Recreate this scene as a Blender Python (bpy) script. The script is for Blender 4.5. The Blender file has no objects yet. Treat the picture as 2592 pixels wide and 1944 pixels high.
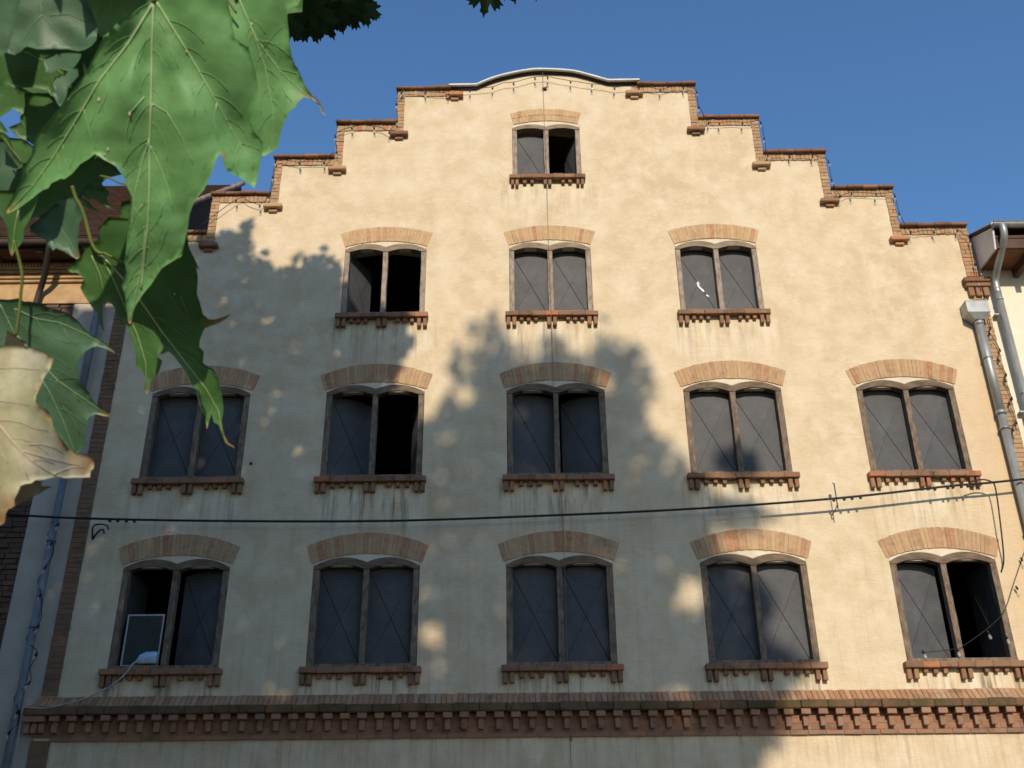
import bpy, bmesh, math, random
from mathutils import Vector, Matrix, noise
from mathutils.geometry import delaunay_2d_cdt
random.seed(7)
sc = bpy.context.scene
COL = sc.collection
R = math.radians

# ------------------------------------------------------------------ camera
CAM_P, CAM_Y, CAM_R, CAM_F = R(26.9954), R(-0.0397), R(-0.55545), 2620.0
IW, IH = 2592.0, 1944.0
CAMLOC = Vector((0, -15, 1.6))
cy, sy, cp, sp, cr, sr = math.cos(CAM_Y), math.sin(CAM_Y), math.cos(CAM_P), math.sin(CAM_P), math.cos(CAM_R), math.sin(CAM_R)
_right = Vector((cy, sy, 0)); CF = Vector((-sy*cp, cy*cp, sp)); _up = _right.cross(CF)
CR = cr*_right + sr*_up; CU = -sr*_right + cr*_up
cam = bpy.data.cameras.new('camera'); camo = bpy.data.objects.new('camera', cam); COL.objects.link(camo)
cam.sensor_fit = 'HORIZONTAL'; cam.sensor_width = 36; cam.lens = 36*CAM_F/IW
cam.clip_start = 0.02; cam.clip_end = 3000
m = Matrix((CR, CU, -CF)).transposed().to_4x4(); m.translation = CAMLOC
camo.matrix_world = m
sc.camera = camo
cam.dof.use_dof = True; cam.dof.focus_distance = 1.9; cam.dof.aperture_fstop = 24

# ------------------------------------------------------------------ light
SUN_EL, SUN_AZ = R(26.5), R(2.0)          # azimuth off the facade normal, to the right
S = Vector((math.sin(SUN_AZ)*math.cos(SUN_EL), -math.cos(SUN_AZ)*math.cos(SUN_EL), math.sin(SUN_EL)))
w = bpy.data.worlds.new('World'); sc.world = w; w.use_nodes = True
nt = w.node_tree
bg = nt.nodes['Background']
sky = nt.nodes.new('ShaderNodeTexSky'); sky.sky_type = 'NISHITA'; sky.sun_disc = False
sky.sun_elevation = SUN_EL; sky.sun_rotation = math.pi - SUN_AZ
sky.air_density = 1.5; sky.dust_density = 0.7; sky.ozone_density = 9.0
nt.links.new(sky.outputs[0], bg.inputs[0]); bg.inputs[1].default_value = 0.15
sl = bpy.data.lights.new('sun', 'SUN'); so = bpy.data.objects.new('sun', sl); COL.objects.link(so)
sl.energy = 4.12; sl.angle = R(0.55); sl.color = (1.0, 0.86, 0.67)
so.rotation_euler = (-S).to_track_quat('-Z', 'Y').to_euler()
vs = sc.view_settings
vs.view_transform = 'Standard'; vs.look = 'None'; vs.exposure = 0.0; vs.gamma = 1.0

# ------------------------------------------------------------------ pixel -> world helpers (photo measurements to metres)
def ray(x, y):
    return CR*((x-IW/2)/CAM_F) + CU*((IH/2-y)/CAM_F) + CF
def at(x, y, depth):                       # point at a distance along the view axis
    return CAMLOC + ray(x, y)*depth
def on(x, y, Y=0.0):                       # point on a plane parallel to the facade
    d = ray(x, y); t = (Y+15)/d.y
    return CAMLOC + d*t
def zz(ox, oy, s, pts):
    return [(ox+a*s, oy+b*s) for a, b in pts]
DS = IW/2212.0
def proj(P):
    d = P-CAMLOC; wv = d.dot(CF)
    if wv < 0.05: return None
    return (IW/2+CAM_F*d.dot(CR)/wv, IH/2-CAM_F*d.dot(CU)/wv)

# ------------------------------------------------------------------ object helpers
def tag(o, label=None, cat=None, group=None, kind=None):
    if label: o['label'] = label
    if cat: o['category'] = cat
    if group: o['group'] = group
    if kind: o['kind'] = kind
    return o
def empty(name, loc, label, cat, group=None):
    o = bpy.data.objects.new(name, None); COL.objects.link(o); o.location = loc
    o.empty_display_size = 0.2
    return tag(o, label, cat, group)
def link(name, me, parent=None, loc=None):
    o = bpy.data.objects.new(name, me); COL.objects.link(o)
    if parent is not None:
        o.parent = parent
    if loc is not None: o.location = loc
    return o
def world_parent(o, parent):               # geometry in world coordinates under an Empty that is not at the origin
    o.parent = parent
    p = parent; off = Vector((0, 0, 0))
    while p is not None:
        off += p.location; p = p.parent
    o.location = -off
def build(name, bm, mats, parent=None, smooth=False, world=True):
    me = bpy.data.meshes.new(name); bm.normal_update(); bm.to_mesh(me); bm.free()
    for mm in (mats if isinstance(mats, (list, tuple)) else [mats]): me.materials.append(mm)
    if smooth:
        for p in me.polygons: p.use_smooth = True
    o = bpy.data.objects.new(name, me); COL.objects.link(o)
    if parent is not None:
        if world: world_parent(o, parent)
        else: o.parent = parent
    return o
def B(): return bmesh.new()
def box(bm, x0, x1, y0, y1, z0, z1, mi=0, jit=0.0, rot=None):
    vs_ = []
    for x in (x0, x1):
        for y in (y0, y1):
            for z in (z0, z1):
                vs_.append(Vector((x+random.uniform(-jit, jit), y+random.uniform(-jit, jit)*.5, z+random.uniform(-jit, jit))))
    if rot:
        vs_ = [rot @ v for v in vs_]
    v = [bm.verts.new(p) for p in vs_]
    for f in ((0,1,3,2),(4,6,7,5),(0,4,5,1),(2,3,7,6),(0,2,6,4),(1,5,7,3)):
        fa = bm.faces.new([v[i] for i in f]); fa.material_index = mi
    return v
def bbox(bm, x0, x1, y0, y1, z0, z1, b=0.006, jit=0.0, mi=0):     # a box with softened edges, one island
    t = B(); box(t, x0, x1, y0, y1, z0, z1, 0, jit)
    bmesh.ops.bevel(t, geom=t.edges[:], offset=b, segments=1, affect='EDGES', clamp_overlap=True)
    vm = {v: bm.verts.new(v.co) for v in t.verts}
    for f in t.faces:
        fa = bm.faces.new([vm[v] for v in f.verts]); fa.material_index = mi
    t.free()
def tube(bm, pts, r, n=8, mi=0, cap=True):
    pts = [Vector(p) for p in pts]
    rs = r if isinstance(r, (list, tuple)) else [r]*len(pts)
    rings = []; up = None
    for i, p in enumerate(pts):
        d = (pts[min(i+1, len(pts)-1)]-pts[max(i-1, 0)]).normalized()
        if up is None:
            a = Vector((0, 0, 1)) if abs(d.z) < .9 else Vector((1, 0, 0))
            u = d.cross(a).normalized()
        else:
            u = (up - d*up.dot(d)).normalized()
        up = u; v = d.cross(u)
        rings.append([bm.verts.new(p+(u*math.cos(2*math.pi*k/n)+v*math.sin(2*math.pi*k/n))*rs[i]) for k in range(n)])
    for a, b in zip(rings[:-1], rings[1:]):
        for k in range(n):
            f = bm.faces.new((a[k], a[(k+1) % n], b[(k+1) % n], b[k])); f.material_index = mi; f.smooth = True
    if cap:
        f = bm.faces.new(rings[0][::-1]); f.material_index = mi
        f = bm.faces.new(rings[-1]); f.material_index = mi
def smoothline(pts, k=6):                  # Catmull-Rom
    pts = [Vector(p) for p in pts]; out = []
    for i in range(len(pts)-1):
        p0, p1, p2, p3 = pts[max(i-1, 0)], pts[i], pts[i+1], pts[min(i+2, len(pts)-1)]
        for j in range(k):
            t = j/k
            out.append(.5*((2*p1)+(p2-p0)*t+(2*p0-5*p1+4*p2-p3)*t*t+(3*p1-p0-3*p2+p3)*t**3))
    out.append(pts[-1]); return out
def ball(bm, c, r, sz=1.0, n=8, mi=0):
    t = bmesh.ops.create_uvsphere(bm, u_segments=n, v_segments=max(4, n//2+1), radius=r)
    for v in t['verts']:
        v.co.z *= sz; v.co += Vector(c)
    for v in t['verts']:
        for f in v.link_faces: f.material_index = mi; f.smooth = True

# ------------------------------------------------------------------ materials
class M:
    def __init__(s, name, rough=.8, metal=0.0, spec=.3):
        s.m = bpy.data.materials.new(name); s.m.use_nodes = True
        s.t = s.m.node_tree; s.b = s.t.nodes['Principled BSDF']
        s.b.inputs['Roughness'].default_value = rough; s.b.inputs['Metallic'].default_value = metal
        s.b.inputs['Specular IOR Level'].default_value = spec
    def n(s, typ, **k):
        x = s.t.nodes.new(typ)
        for a, b in k.items(): setattr(x, a, b)
        return x
    def l(s, a, b): s.t.links.new(a, b)
    def coord(s, scale=(1, 1, 1), rnd=False):
        tc = s.n('ShaderNodeTexCoord'); mp = s.n('ShaderNodeMapping'); mp.inputs['Scale'].default_value = scale
        g = s.n('ShaderNodeNewGeometry')
        s.l(g.outputs['Position'], mp.inputs['Vector'])
        return mp.outputs[0]
    def noise(s, scale, detail=4, rough=.6, co=(1, 1, 1), dist=0.0):
        x = s.n('ShaderNodeTexNoise'); x.inputs['Scale'].default_value = scale; x.inputs['Detail'].default_value = detail
        x.inputs['Roughness'].default_value = rough; x.inputs['Distortion'].default_value = dist
        s.l(s.coord(co), x.inputs['Vector']); return x.outputs['Fac']
    def ramp(s, fac, stops, interp='LINEAR'):
        x = s.n('ShaderNodeValToRGB'); x.color_ramp.interpolation = interp
        e = x.color_ramp.elements
        while len(e) < len(stops): e.new(.5)
        for i, (p, c) in enumerate(stops):
            e[i].position = p; e[i].color = (*c, 1) if len(c) == 3 else c
        s.l(fac, x.inputs[0]); return x.outputs[0]
    def fr(s, fac, a, b, lo=0.0, hi=1.0):
        x = s.n('ShaderNodeMapRange'); x.inputs[1].default_value = a; x.inputs[2].default_value = b
        x.inputs[3].default_value = lo; x.inputs[4].default_value = hi
        s.l(fac, x.inputs[0]); return x.outputs[0]
    def mix(s, fac, a, b, mode='MIX'):
        x = s.n('ShaderNodeMix', data_type='RGBA', blend_type=mode)
        for i, v in ((0, fac), (6, a), (7, b)):
            if isinstance(v, (int, float)): x.inputs[i].default_value = v
            elif isinstance(v, tuple): x.inputs[i].default_value = (*v, 1)
            else: s.l(v, x.inputs[i])
        return x.outputs[2]
    def math(s, op, a, b=0.0):
        x = s.n('ShaderNodeMath', operation=op)
        for i, v in ((0, a), (1, b)):
            if isinstance(v, (int, float)): x.inputs[i].default_value = v
            else: s.l(v, x.inputs[i])
        return x.outputs[0]
    def island(s):
        a = s.n('ShaderNodeNewGeometry').outputs['Random Per Island']; b = s.n('ShaderNodeObjectInfo').outputs['Random']
        x = s.n('ShaderNodeTexWhiteNoise', noise_dimensions='2D'); cv = s.n('ShaderNodeCombineXYZ')
        s.l(a, cv.inputs[0]); s.l(b, cv.inputs[1]); s.l(cv.outputs[0], x.inputs['Vector']); return x.outputs['Value']
    def color(s, c):
        if isinstance(c, tuple): s.b.inputs['Base Color'].default_value = (*c, 1)
        else: s.l(c, s.b.inputs['Base Color'])
    def bump(s, h, strength=.3, dist=.01):
        x = s.n('ShaderNodeBump'); x.inputs['Strength'].default_value = strength; x.inputs['Distance'].default_value = dist
        s.l(h, x.inputs['Height']); s.l(x.outputs[0], s.b.inputs['Normal'])

ROWZ = {1: 13.425, 2: 10.556, 3: 7.613, 4: 4.714}
COLX = {1: -5.003, 2: -2.179, 3: .694, 4: 3.560, 5: 6.379}
def plaster():
    p = M('plaster_ochre', rough=.92, spec=.15)
    big = p.noise(.55, 5, .62); mid = p.noise(2.3, 6, .65); fine = p.noise(22, 4, .7, (1, 1, 1.7)); brush = p.noise(5, 5, .7, (1.0, 1, 2.6), .6)
    base = p.ramp(big, [(.30, (.555, .425, .265)), (.5, (.615, .485, .315)), (.68, (.655, .535, .365))])
    c = p.mix(p.fr(mid, .42, .66), base, (.69, .585, .425))
    c = p.mix(p.fr(mid, .50, .30, 0, .40), c, (.53, .44, .31))
    c = p.mix(p.fr(brush, .60, .78, 0, .75), c, (.76, .67, .52))
    c = p.mix(p.fr(brush, .40, .24, 0, .42), c, (.47, .38, .255))
    fleck = p.noise(13, 4, .75, (.8, 1, 2.4), .8)
    c = p.mix(p.fr(fleck, .60, .72, 0, .42), c, (.74, .64, .47))
    c = p.mix(p.fr(fleck, .38, .28, 0, .4), c, (.45, .36, .24))
    # rain streaks under the sills and beneath the gable copings
    pos = p.n('ShaderNodeNewGeometry').outputs['Position']; sep = p.n('ShaderNodeSeparateXYZ'); p.l(pos, sep.inputs[0])
    X, Z = sep.outputs[0], sep.outputs[2]
    streak = p.fr(p.noise(1.0, 5, .7, (7.5, 1, .55)), .50, .66)
    strk2 = p.fr(p.noise(1.0, 4, .6, (13, 1, .35)), .52, .70)
    tot = None
    for r, x0, x1 in ((1, -.05, 1.45), (2, -3.0, 4.4), (3, -5.9, 7.3), (4, -5.9, 7.3)):
        zs = ROWZ[r]
        d = p.math('SUBTRACT', zs-.1, Z)
        m1 = p.math('MULTIPLY', p.fr(d, 0.0, .06), p.fr(d, .95, .25))
        u = p.math('ABSOLUTE', p.math('SUBTRACT', p.math('FRACT', p.math('DIVIDE', p.math('SUBTRACT', X, COLX[3]-1.4375), 2.875)), .5))
        m2 = p.math('MULTIPLY', p.fr(u, .345, .27), p.math('MULTIPLY', p.math('GREATER_THAN', X, x0-.3), p.math('LESS_THAN', X, x1+.3)))
        mm = p.math('MULTIPLY', m1, m2)
        tot = mm if tot is None else p.math('MAXIMUM', tot, mm)
    pale = p.math('MULTIPLY', tot, p.fr(p.noise(1.0, 4, .6, (5, 1, .9)), .42, .58, 0, .6))
    c = p.mix(pale, c, (.76, .68, .52))
    dk = p.math('MULTIPLY', tot, p.math('MULTIPLY', streak, p.math('MULTIPLY', p.fr(p.noise(.45, 2, .5), .38, .58, .3, 1.0), p.fr(Z, 13.0, 7.5, .28, 1.15))))
    c = p.mix(dk, c, (.15, .125, .085))
    dk2 = p.math('MULTIPLY', p.fr(Z, 10.5, 4.0), p.math('MULTIPLY', strk2, .22))
    c = p.mix(dk2, c, (.30, .25, .18))
    # grime below the cornice
    gz = p.math('MULTIPLY', p.fr(Z, 2.9, 3.75), p.math('MULTIPLY', p.math('LESS_THAN', Z, 3.78), streak))
    c = p.mix(p.math('MULTIPLY', gz, .5), c, (.25, .2, .14))
    spots = p.fr(p.noise(9, 2, .5), .74, .80, 0, .5)
    c = p.mix(spots, c, (.36, .29, .2))
    warm = p.math('MULTIPLY', p.fr(X, 6.6, 8.0), p.fr(mid, .35, .6, .2, .75))
    c = p.mix(p.math('MULTIPLY', warm, p.fr(Z, 10.6, 8.8)), c, (.62, .40, .21))
    p.color(c)
    h = p.math('ADD', p.math('MULTIPLY', brush, .8), p.math('MULTIPLY', fine, .5))
    p.bump(h, .75, .014)
    return p.m
def bricks(name, stops, dirt=(.07, .06, .05), dirtamt=.5, rough=.9, moss=None):
    p = M(name, rough=rough, spec=.15)
    c = p.ramp(p.island(), stops)
    c = p.mix(p.fr(p.noise(14, 4, .7), .35, .7, 0, .45), c, tuple(min(1, v*1.25) for v in stops[len(stops)//2][1]))
    c = p.mix(p.fr(p.noise(4.5, 5, .7), .52, .72, 0, dirtamt), c, dirt)
    if moss: c = p.mix(p.fr(p.noise(2.2, 5, .7), .42, .62, 0, .9), c, moss)
    p.color(c); p.bump(p.noise(60, 4, .7), .35, .004); return p.m
def plain(name, c, c2=None, rough=.8, metal=0.0, scale=6, spec=.3, co=(1, 1, 1), bump=.15):
    p = M(name, rough, metal, spec)
    if c2: p.color(p.mix(p.fr(p.noise(scale, 5, .65, co), .35, .65), c, c2))
    else: p.color(c)
    if bump: p.bump(p.noise(scale*6, 4, .7, co), bump, .004)
    return p.m
m_plaster = plaster()
m_tymp = plain('plaster_pale', (.70, .62, .47), (.60, .52, .39), .92, scale=5)
m_arch = bricks('brick_arch', [(0, (.42, .26, .14)), (.25, (.52, .345, .19)), (.5, (.47, .30, .165)), (.75, (.53, .37, .21)), (.88, (.47, .27, .15)), (1, (.42, .18, .09))], dirt=(.13, .105, .075), dirtamt=.4)
m_arch2 = bricks('brick_arch_weathered', [(0, (.36, .225, .13)), (.25, (.47, .305, .175)), (.5, (.41, .255, .145)), (.75, (.48, .33, .19)), (.88, (.41, .21, .12)), (1, (.38, .165, .09))], dirt=(.10, .08, .06), dirtamt=.45)
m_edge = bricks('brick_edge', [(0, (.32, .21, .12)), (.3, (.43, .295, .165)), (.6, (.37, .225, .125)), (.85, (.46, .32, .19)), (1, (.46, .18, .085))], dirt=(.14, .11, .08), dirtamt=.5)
m_sill = bricks('brick_sill', [(0, (.19, .11, .07)), (.4, (.30, .175, .105)), (.75, (.23, .125, .075)), (.9, (.34, .19, .105)), (1, (.45, .17, .08))], dirt=(.065, .05, .038), dirtamt=.75)
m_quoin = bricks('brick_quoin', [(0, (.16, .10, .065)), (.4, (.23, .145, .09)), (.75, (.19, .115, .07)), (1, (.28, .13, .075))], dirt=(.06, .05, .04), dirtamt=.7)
m_corn = bricks('brick_cornice', [(0, (.22, .13, .088)), (.35, (.33, .19, .125)), (.7, (.27, .15, .095)), (.92, (.35, .20, .125)), (1, (.42, .19, .09))], dirt=(.06, .05, .04), dirtamt=.6)
m_sold = bricks('brick_soldier', [(0, (.28, .15, .085)), (.3, (.38, .23, .13)), (.6, (.33, .17, .09)), (.9, (.42, .27, .16)), (1, (.38, .29, .19))], dirtamt=.6)
m_ledge = bricks('brick_ledge', [(0, (.11, .07, .045)), (.6, (.15, .095, .055)), (.92, (.20, .10, .055)), (1, (.38, .14, .06))], dirt=(.035, .03, .022), dirtamt=.9, moss=(.075, .065, .028))
m_tile = bricks('coping_tile', [(0, (.15, .08, .055)), (.35, (.25, .125, .075)), (.7, (.19, .105, .07)), (.9, (.36, .16, .08)), (1, (.17, .115, .08))], dirt=(.06, .05, .04), dirtamt=.9)
m_mortar = plain('mortar', (.28, .23, .17), (.2, .16, .12), .95, scale=9)
m_wood = plain('old_wood', (.40, .325, .26), (.20, .15, .11), .85, scale=5, co=(3, 3, 1.3), bump=.5)
m_woodd = plain('dark_wood', (.25, .185, .13), (.10, .073, .053), .88, scale=5, co=(3, 3, 1.3), bump=.5)
m_woodhd = plain('dark_wood_head', (.21, .15, .10), (.10, .072, .05), .88, scale=5, co=(1, 3, 3), bump=.5)
m_woodh = plain('old_wood_head', (.31, .24, .17), (.19, .14, .09), .85, scale=5, co=(1, 3, 3), bump=.5)
def shutterm():
    p = M('sheet_metal_grey', rough=.6, metal=0.0, spec=.3)
    c = p.ramp(p.noise(3.5, 6, .7), [(.3, (.054, .056, .062)), (.55, (.077, .078, .083)), (.75, (.10, .10, .102))])
    c = p.mix(p.fr(p.noise(11, 5, .75, (1, 1, .35)), .58, .75, 0, .35), c, (.12, .10, .08))
    p.color(c); p.bump(p.noise(1.6, 2, .5), .25, .02); return p.m
m_shut = shutterm()
m_rib = plain('sheet_metal_crease', (.018, .018, .020), None, .6, bump=0)  # near-black colour stands in for the shading along the folds
m_peel = plain('flaked_paint', (.85, .84, .8), None, .8, bump=0)
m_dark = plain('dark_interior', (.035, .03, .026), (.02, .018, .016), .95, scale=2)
m_zinc = plain('zinc', (.40, .41, .40), (.27, .285, .28), .45, .45, scale=7, co=(1, 1, .4), bump=.1)
m_zincblue = plain('painted_pipe_blue', (.20, .225, .245), (.13, .15, .165), .55, .1, scale=7, bump=.1)
m_capw = plain('cap_white', (.72, .72, .68), (.6, .6, .56), .5, bump=.05)
m_black = plain('black_rubber', (.012, .012, .013), None, .6, bump=0)
m_iron = plain('iron', (.03, .028, .027), (.05, .035, .028), .7, scale=12)
m_greywire = plain('grey_wire', (.17, .15, .12), None, .7, bump=0)
m_whitewall = plain('cream_paint', (.80, .715, .57), (.74, .65, .50), .9, scale=3, bump=.3)
m_pilas = plain('plaster_grey', (.50, .45, .38), (.42, .37, .30), .92, scale=2.2, bump=.3)
m_ochre = plain('ochre_paint', (.52, .34, .18), (.38, .24, .12), .85, scale=5, bump=.3)
m_soffit = plain('soffit_wood', (.16, .075, .035), (.26, .125, .05), .75, scale=4, co=(1, 4, 1))
m_fascia = plain('fascia_wood', (.12, .065, .045), (.08, .045, .032), .75, scale=4)
m_rooftile = bricks('roof_tile', [(0, (.06, .034, .025)), (.5, (.085, .048, .034)), (.9, (.07, .042, .03)), (1, (.13, .06, .033))], dirtamt=.8)
m_rubble = bricks('rough_brick', [(0, (.11, .07, .05)), (.5, (.15, .09, .06)), (.85, (.09, .065, .05)), (1, (.26, .12, .06))], dirtamt=.6)
m_socket = plain('bulb_socket', (.012, .012, .012), None, .5, bump=0)
def glassm():
    p = M('bulb_glass', rough=.08, spec=.6); p.color((.75, .74, .70))
    mx = p.n('ShaderNodeMixShader'); tr = p.n('ShaderNodeBsdfTransparent'); mx.inputs[0].default_value = .22
    out = p.t.nodes['Material Output']; p.l(tr.outputs[0], mx.inputs[1]); p.l(p.b.outputs[0], mx.inputs[2]); p.l(mx.outputs[0], out.inputs[0])
    return p.m
m_glass = glassm()
m_mesh = plain('screen_mesh', (.035, .042, .036), (.05, .06, .05), .9, scale=30)
m_frameal = plain('screen_frame', (.42, .45, .46), None, .5, bump=0)
m_plastic = plain('pale_plastic', (.55, .68, .78), (.30, .45, .62), .45, scale=9, co=(1, 1, 5), bump=0)
m_hose = plain('pale_hose', (.40, .39, .36), None, .6, bump=0)
m_asph = plain('asphalt', (.055, .054, .052), (.04, .04, .04), .9, scale=3)
m_pave = plain('paving', (.15, .125, .10), (.12, .10, .08), .9, scale=2)
m_grass = plain('lawn', (.05, .075, .025), (.08, .08, .035), .95, scale=2)
m_bark = plain('bark', (.07, .055, .042), (.035, .028, .022), .95, scale=8, co=(3, 3, .6), bump=.8)
m_stem = plain('green_stem', (.16, .19, .035), (.10, .12, .03), .5, scale=40, bump=.1)
m_twig = plain('twig', (.07, .06, .04), (.05, .045, .03), .8, scale=40, bump=.3)
def leafm(name, a, b, c, vein, dry=(.30, .15, .055), rough=.42, sc1=38):
    p = M(name, rough=rough+.08, spec=.36)
    col = p.ramp(p.noise(sc1, 5, .65), [(.30, a), (.52, b), (.74, c)])
    col = p.mix(p.fr(p.noise(260, 3, .6), .62, .72, 0, .35), col, tuple(v*.5 for v in a))
    at_ = p.n('ShaderNodeAttribute', attribute_name='dry')
    col = p.mix(at_.outputs['Fac'], col, dry)
    p.color(col); p.bump(p.noise(150, 4, .6), .22, .0012)
    v = plain(name+'_vein', vein, None, .5, bump=0); v2 = plain(name+'_veinlet', tuple(.68*q_+.32*k_ for q_, k_ in zip(c, vein)), None, .5, bump=0)
    return [p.m, v, v2]
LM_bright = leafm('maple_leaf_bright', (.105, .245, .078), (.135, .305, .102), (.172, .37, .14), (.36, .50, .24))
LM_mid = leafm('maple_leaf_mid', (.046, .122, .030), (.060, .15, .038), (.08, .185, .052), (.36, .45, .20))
LM_blue = leafm('maple_leaf_bluish', (.046, .105, .052), (.060, .13, .068), (.088, .165, .10), (.22, .33, .17), rough=.4)
LM_pale = leafm('maple_leaf_dry', (.20, .20, .085), (.35, .325, .20), (.54, .49, .38), (.62, .44, .33), dry=(.25, .13, .045), rough=.5, sc1=24)
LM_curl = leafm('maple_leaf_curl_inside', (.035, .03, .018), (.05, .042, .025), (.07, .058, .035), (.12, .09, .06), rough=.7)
m_crown = plain('maple_foliage', (.028, .055, .016), (.04, .07, .02), .7, scale=3, bump=0, spec=.15)

# ================================================================== SETTING
b = B(); box(b, -400, 400, -400, 400, -.5, 0); g = build('ground', b, m_grass); tag(g, kind='structure')
b = B(); box(b, -300, 300, -10.0, -2.6, .002, .006); g = build('road', b, m_asph); tag(g, kind='structure')
b = B(); bbox(b, -300, 300, -2.6, -.05, .001, .13, .02); g = build('pavement', b, m_pave); tag(g, kind='structure')
b = B(); bbox(b, -300, 300, -17.5, -10.0, .0015, .12, .02); g = build('footpath', b, m_pave); tag(g, kind='structure')

# ================================================================== STEPPED GABLE HOUSE
house = empty('gabled_warehouse', (.68, .2, 0), 'cream plastered four storey brick warehouse with stepped gable and shuttered twin arched windows', 'building')
LEFTX, RIGHTX = -6.675, 8.055
stepL = [(-2.10, 15.573), (-3.19, 14.753), (-4.275, 13.954), (-5.32, 13.134), (-6.66, 12.305)]     # outer x, coping top
stepR = [(3.53, 15.621), (4.645, 14.80), (5.76, 13.967), (6.85, 13.14), (7.995, 12.305)]
CT = .062
capline = [(-1.108, 15.575), (-.608, 15.581), (-.351, 15.721), (-.079, 15.825), (.304, 15.922), (.618, 15.954), (1.176, 15.911), (1.5, 15.813), (1.887, 15.66), (2.456, 15.662)]
DIM = {}
for r in (1, 2, 3, 4):
    if r == 1: d = dict(Wf=.625, ao=.662, al=.592, oz=(1.505, 1.61), lz=(1.24, 1.327), op=1.105, opa=1.142, hump=1.232, dip=1.178, sw=1.374, nb=2, nv=20, rings=2)
    elif r == 2: d = dict(Wf=.708, ao=.803, al=.712, oz=(1.672, 1.812), lz=(1.40, 1.512), op=1.285, opa=1.343, hump=1.448, dip=1.382, sw=1.556, nb=3, nv=26, rings=1)
    else: d = dict(Wf=.793, ao=.915, al=.828, oz=(1.815, 2.02), lz=(1.548, 1.695), op=1.455, opa=1.522, hump=1.628, dip=1.556, sw=1.734, nb=3, nv=28, rings=1)
    DIM[r] = d
WINS = [(1, 3), (2, 2), (2, 3), (2, 4)] + [(3, c) for c in range(1, 6)] + [(4, c) for c in range(1, 6)]
WX = {(1, 3): .684, (2, 2): -2.163, (2, 3): .690, (2, 4): 3.575, (3, 1): -5.02, (3, 2): -2.20, (3, 3): .715, (3, 4): 3.575, (3, 5): 6.375, (4, 1): -5.02, (4, 2): -2.185, (4, 3): .69, (4, 4): 3.585, (4, 5): 6.412}
def arc(x, hw, zc, za):                    # circular-ish arch: corner height zc at |x|=hw, apex za
    return za-(za-zc)*(x/hw)**2
def cdt_wall(outer, holes, y0, y1, name, mat, parent):
    pts = []; edges = []
    def loop(L):
        n0 = len(pts)
        for p in L: pts.append(Vector(p))
        for i in range(len(L)): edges.append((n0+i, n0+(i+1) % len(L)))
    loop(outer)
    for h in holes: loop(h)
    v2, e2, f2, *_ = delaunay_2d_cdt(pts, edges, [], 0, 1e-5)
    def inside(p, L):
        c = False; j = len(L)-1
        for i in range(len(L)):
            if (L[i][1] > p[1]) != (L[j][1] > p[1]) and p[0] < (L[j][0]-L[i][0])*(p[1]-L[i][1])/(L[j][1]-L[i][1])+L[i][0]: c = not c
            j = i
        return c
    bm = B(); vv = [bm.verts.new((p.x, y0, p.y)) for p in v2]
    for f in f2:
        c = sum((v2[i] for i in f), Vector((0, 0)))/len(f)
        if not inside(c, outer) or any(inside(c, h) for h in holes): continue
        bm.faces.new([vv[i] for i in f])
    bmesh.ops.delete(bm, geom=[v for v in bm.verts if not v.link_faces], context='VERTS')
    for f in bm.faces:
        f.normal_update()
        if f.normal.y > 0: f.normal_flip()
    ex = bmesh.ops.extrude_face_region(bm, geom=bm.faces[:], use_keep_orig=True)
    for v in ex['geom']:
        if isinstance(v, bmesh.types.BMVert): v.co.y = y1
    bmesh.ops.recalc_face_normals(bm, faces=bm.faces[:])
    return build(name, bm, mat, parent)
outer = [(LEFTX, 0.0), (RIGHTX, 0.0), (RIGHTX, 11.0), (stepR[4][0], 11.0)]
for i in range(4, -1, -1):
    outer.append((stepR[i][0], stepR[i][1]-CT))
    if i: outer.append((stepR[i-1][0], stepR[i][1]-CT))
outer += [(x, z-.045) for x, z in capline[::-1]]
for i in range(5):
    outer.append((stepL[i][0], stepL[i][1]-CT))
    if i < 4: outer.append((stepL[i][0], stepL[i+1][1]-CT))
outer += [(stepL[4][0], 11.0), (LEFTX, 11.0)]
holes = []
for r, c in WINS:
    d = DIM[r]; x = WX[(r, c)]; z = ROWZ[r]
    h = [(x-d['Wf'], z), (x+d['Wf'], z)]
    for i in range(13):
        t = 1-2*i/12
        h.append((x+t*d['Wf'], z+arc(t*d['Wf'], d['al'], *d['lz'])))
    holes.append(h)
wall = cdt_wall(outer, holes, 0.0, .42, 'wall', m_plaster, house)

# shell behind the facade
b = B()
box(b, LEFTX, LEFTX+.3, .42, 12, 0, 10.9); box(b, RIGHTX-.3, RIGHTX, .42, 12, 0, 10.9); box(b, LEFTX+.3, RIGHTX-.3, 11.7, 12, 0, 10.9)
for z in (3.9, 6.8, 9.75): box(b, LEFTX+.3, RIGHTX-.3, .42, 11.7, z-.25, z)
box(b, LEFTX+.3, RIGHTX-.3, 5.0, 5.2, 0, 10.9)  # partition added to keep the interior dark behind open shutters
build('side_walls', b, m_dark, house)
b = B()
for sgn, xe in ((-1, LEFTX-.02), (1, RIGHTX+.02)):
    v = [b.verts.new(p) for p in ((.69, .42, 14.85), (xe, .42, 10.95), (xe, 12.2, 10.95), (.69, 12.2, 14.85))]
    v2 = [b.verts.new(p.co+Vector((0, 0, .12))) for p in v]
    b.faces.new(v); b.faces.new(v2[::-1])
    for i in range(4): b.faces.new((v[i], v[(i+1) % 4], v2[(i+1) % 4], v2[i]))
v = [b.verts.new(p) for p in ((LEFTX, 12.1, 10.9), (RIGHTX, 12.1, 10.9), (.69, 12.1, 14.8))]; b.faces.new(v)
build('roof', b, m_rooftile, house)

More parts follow.
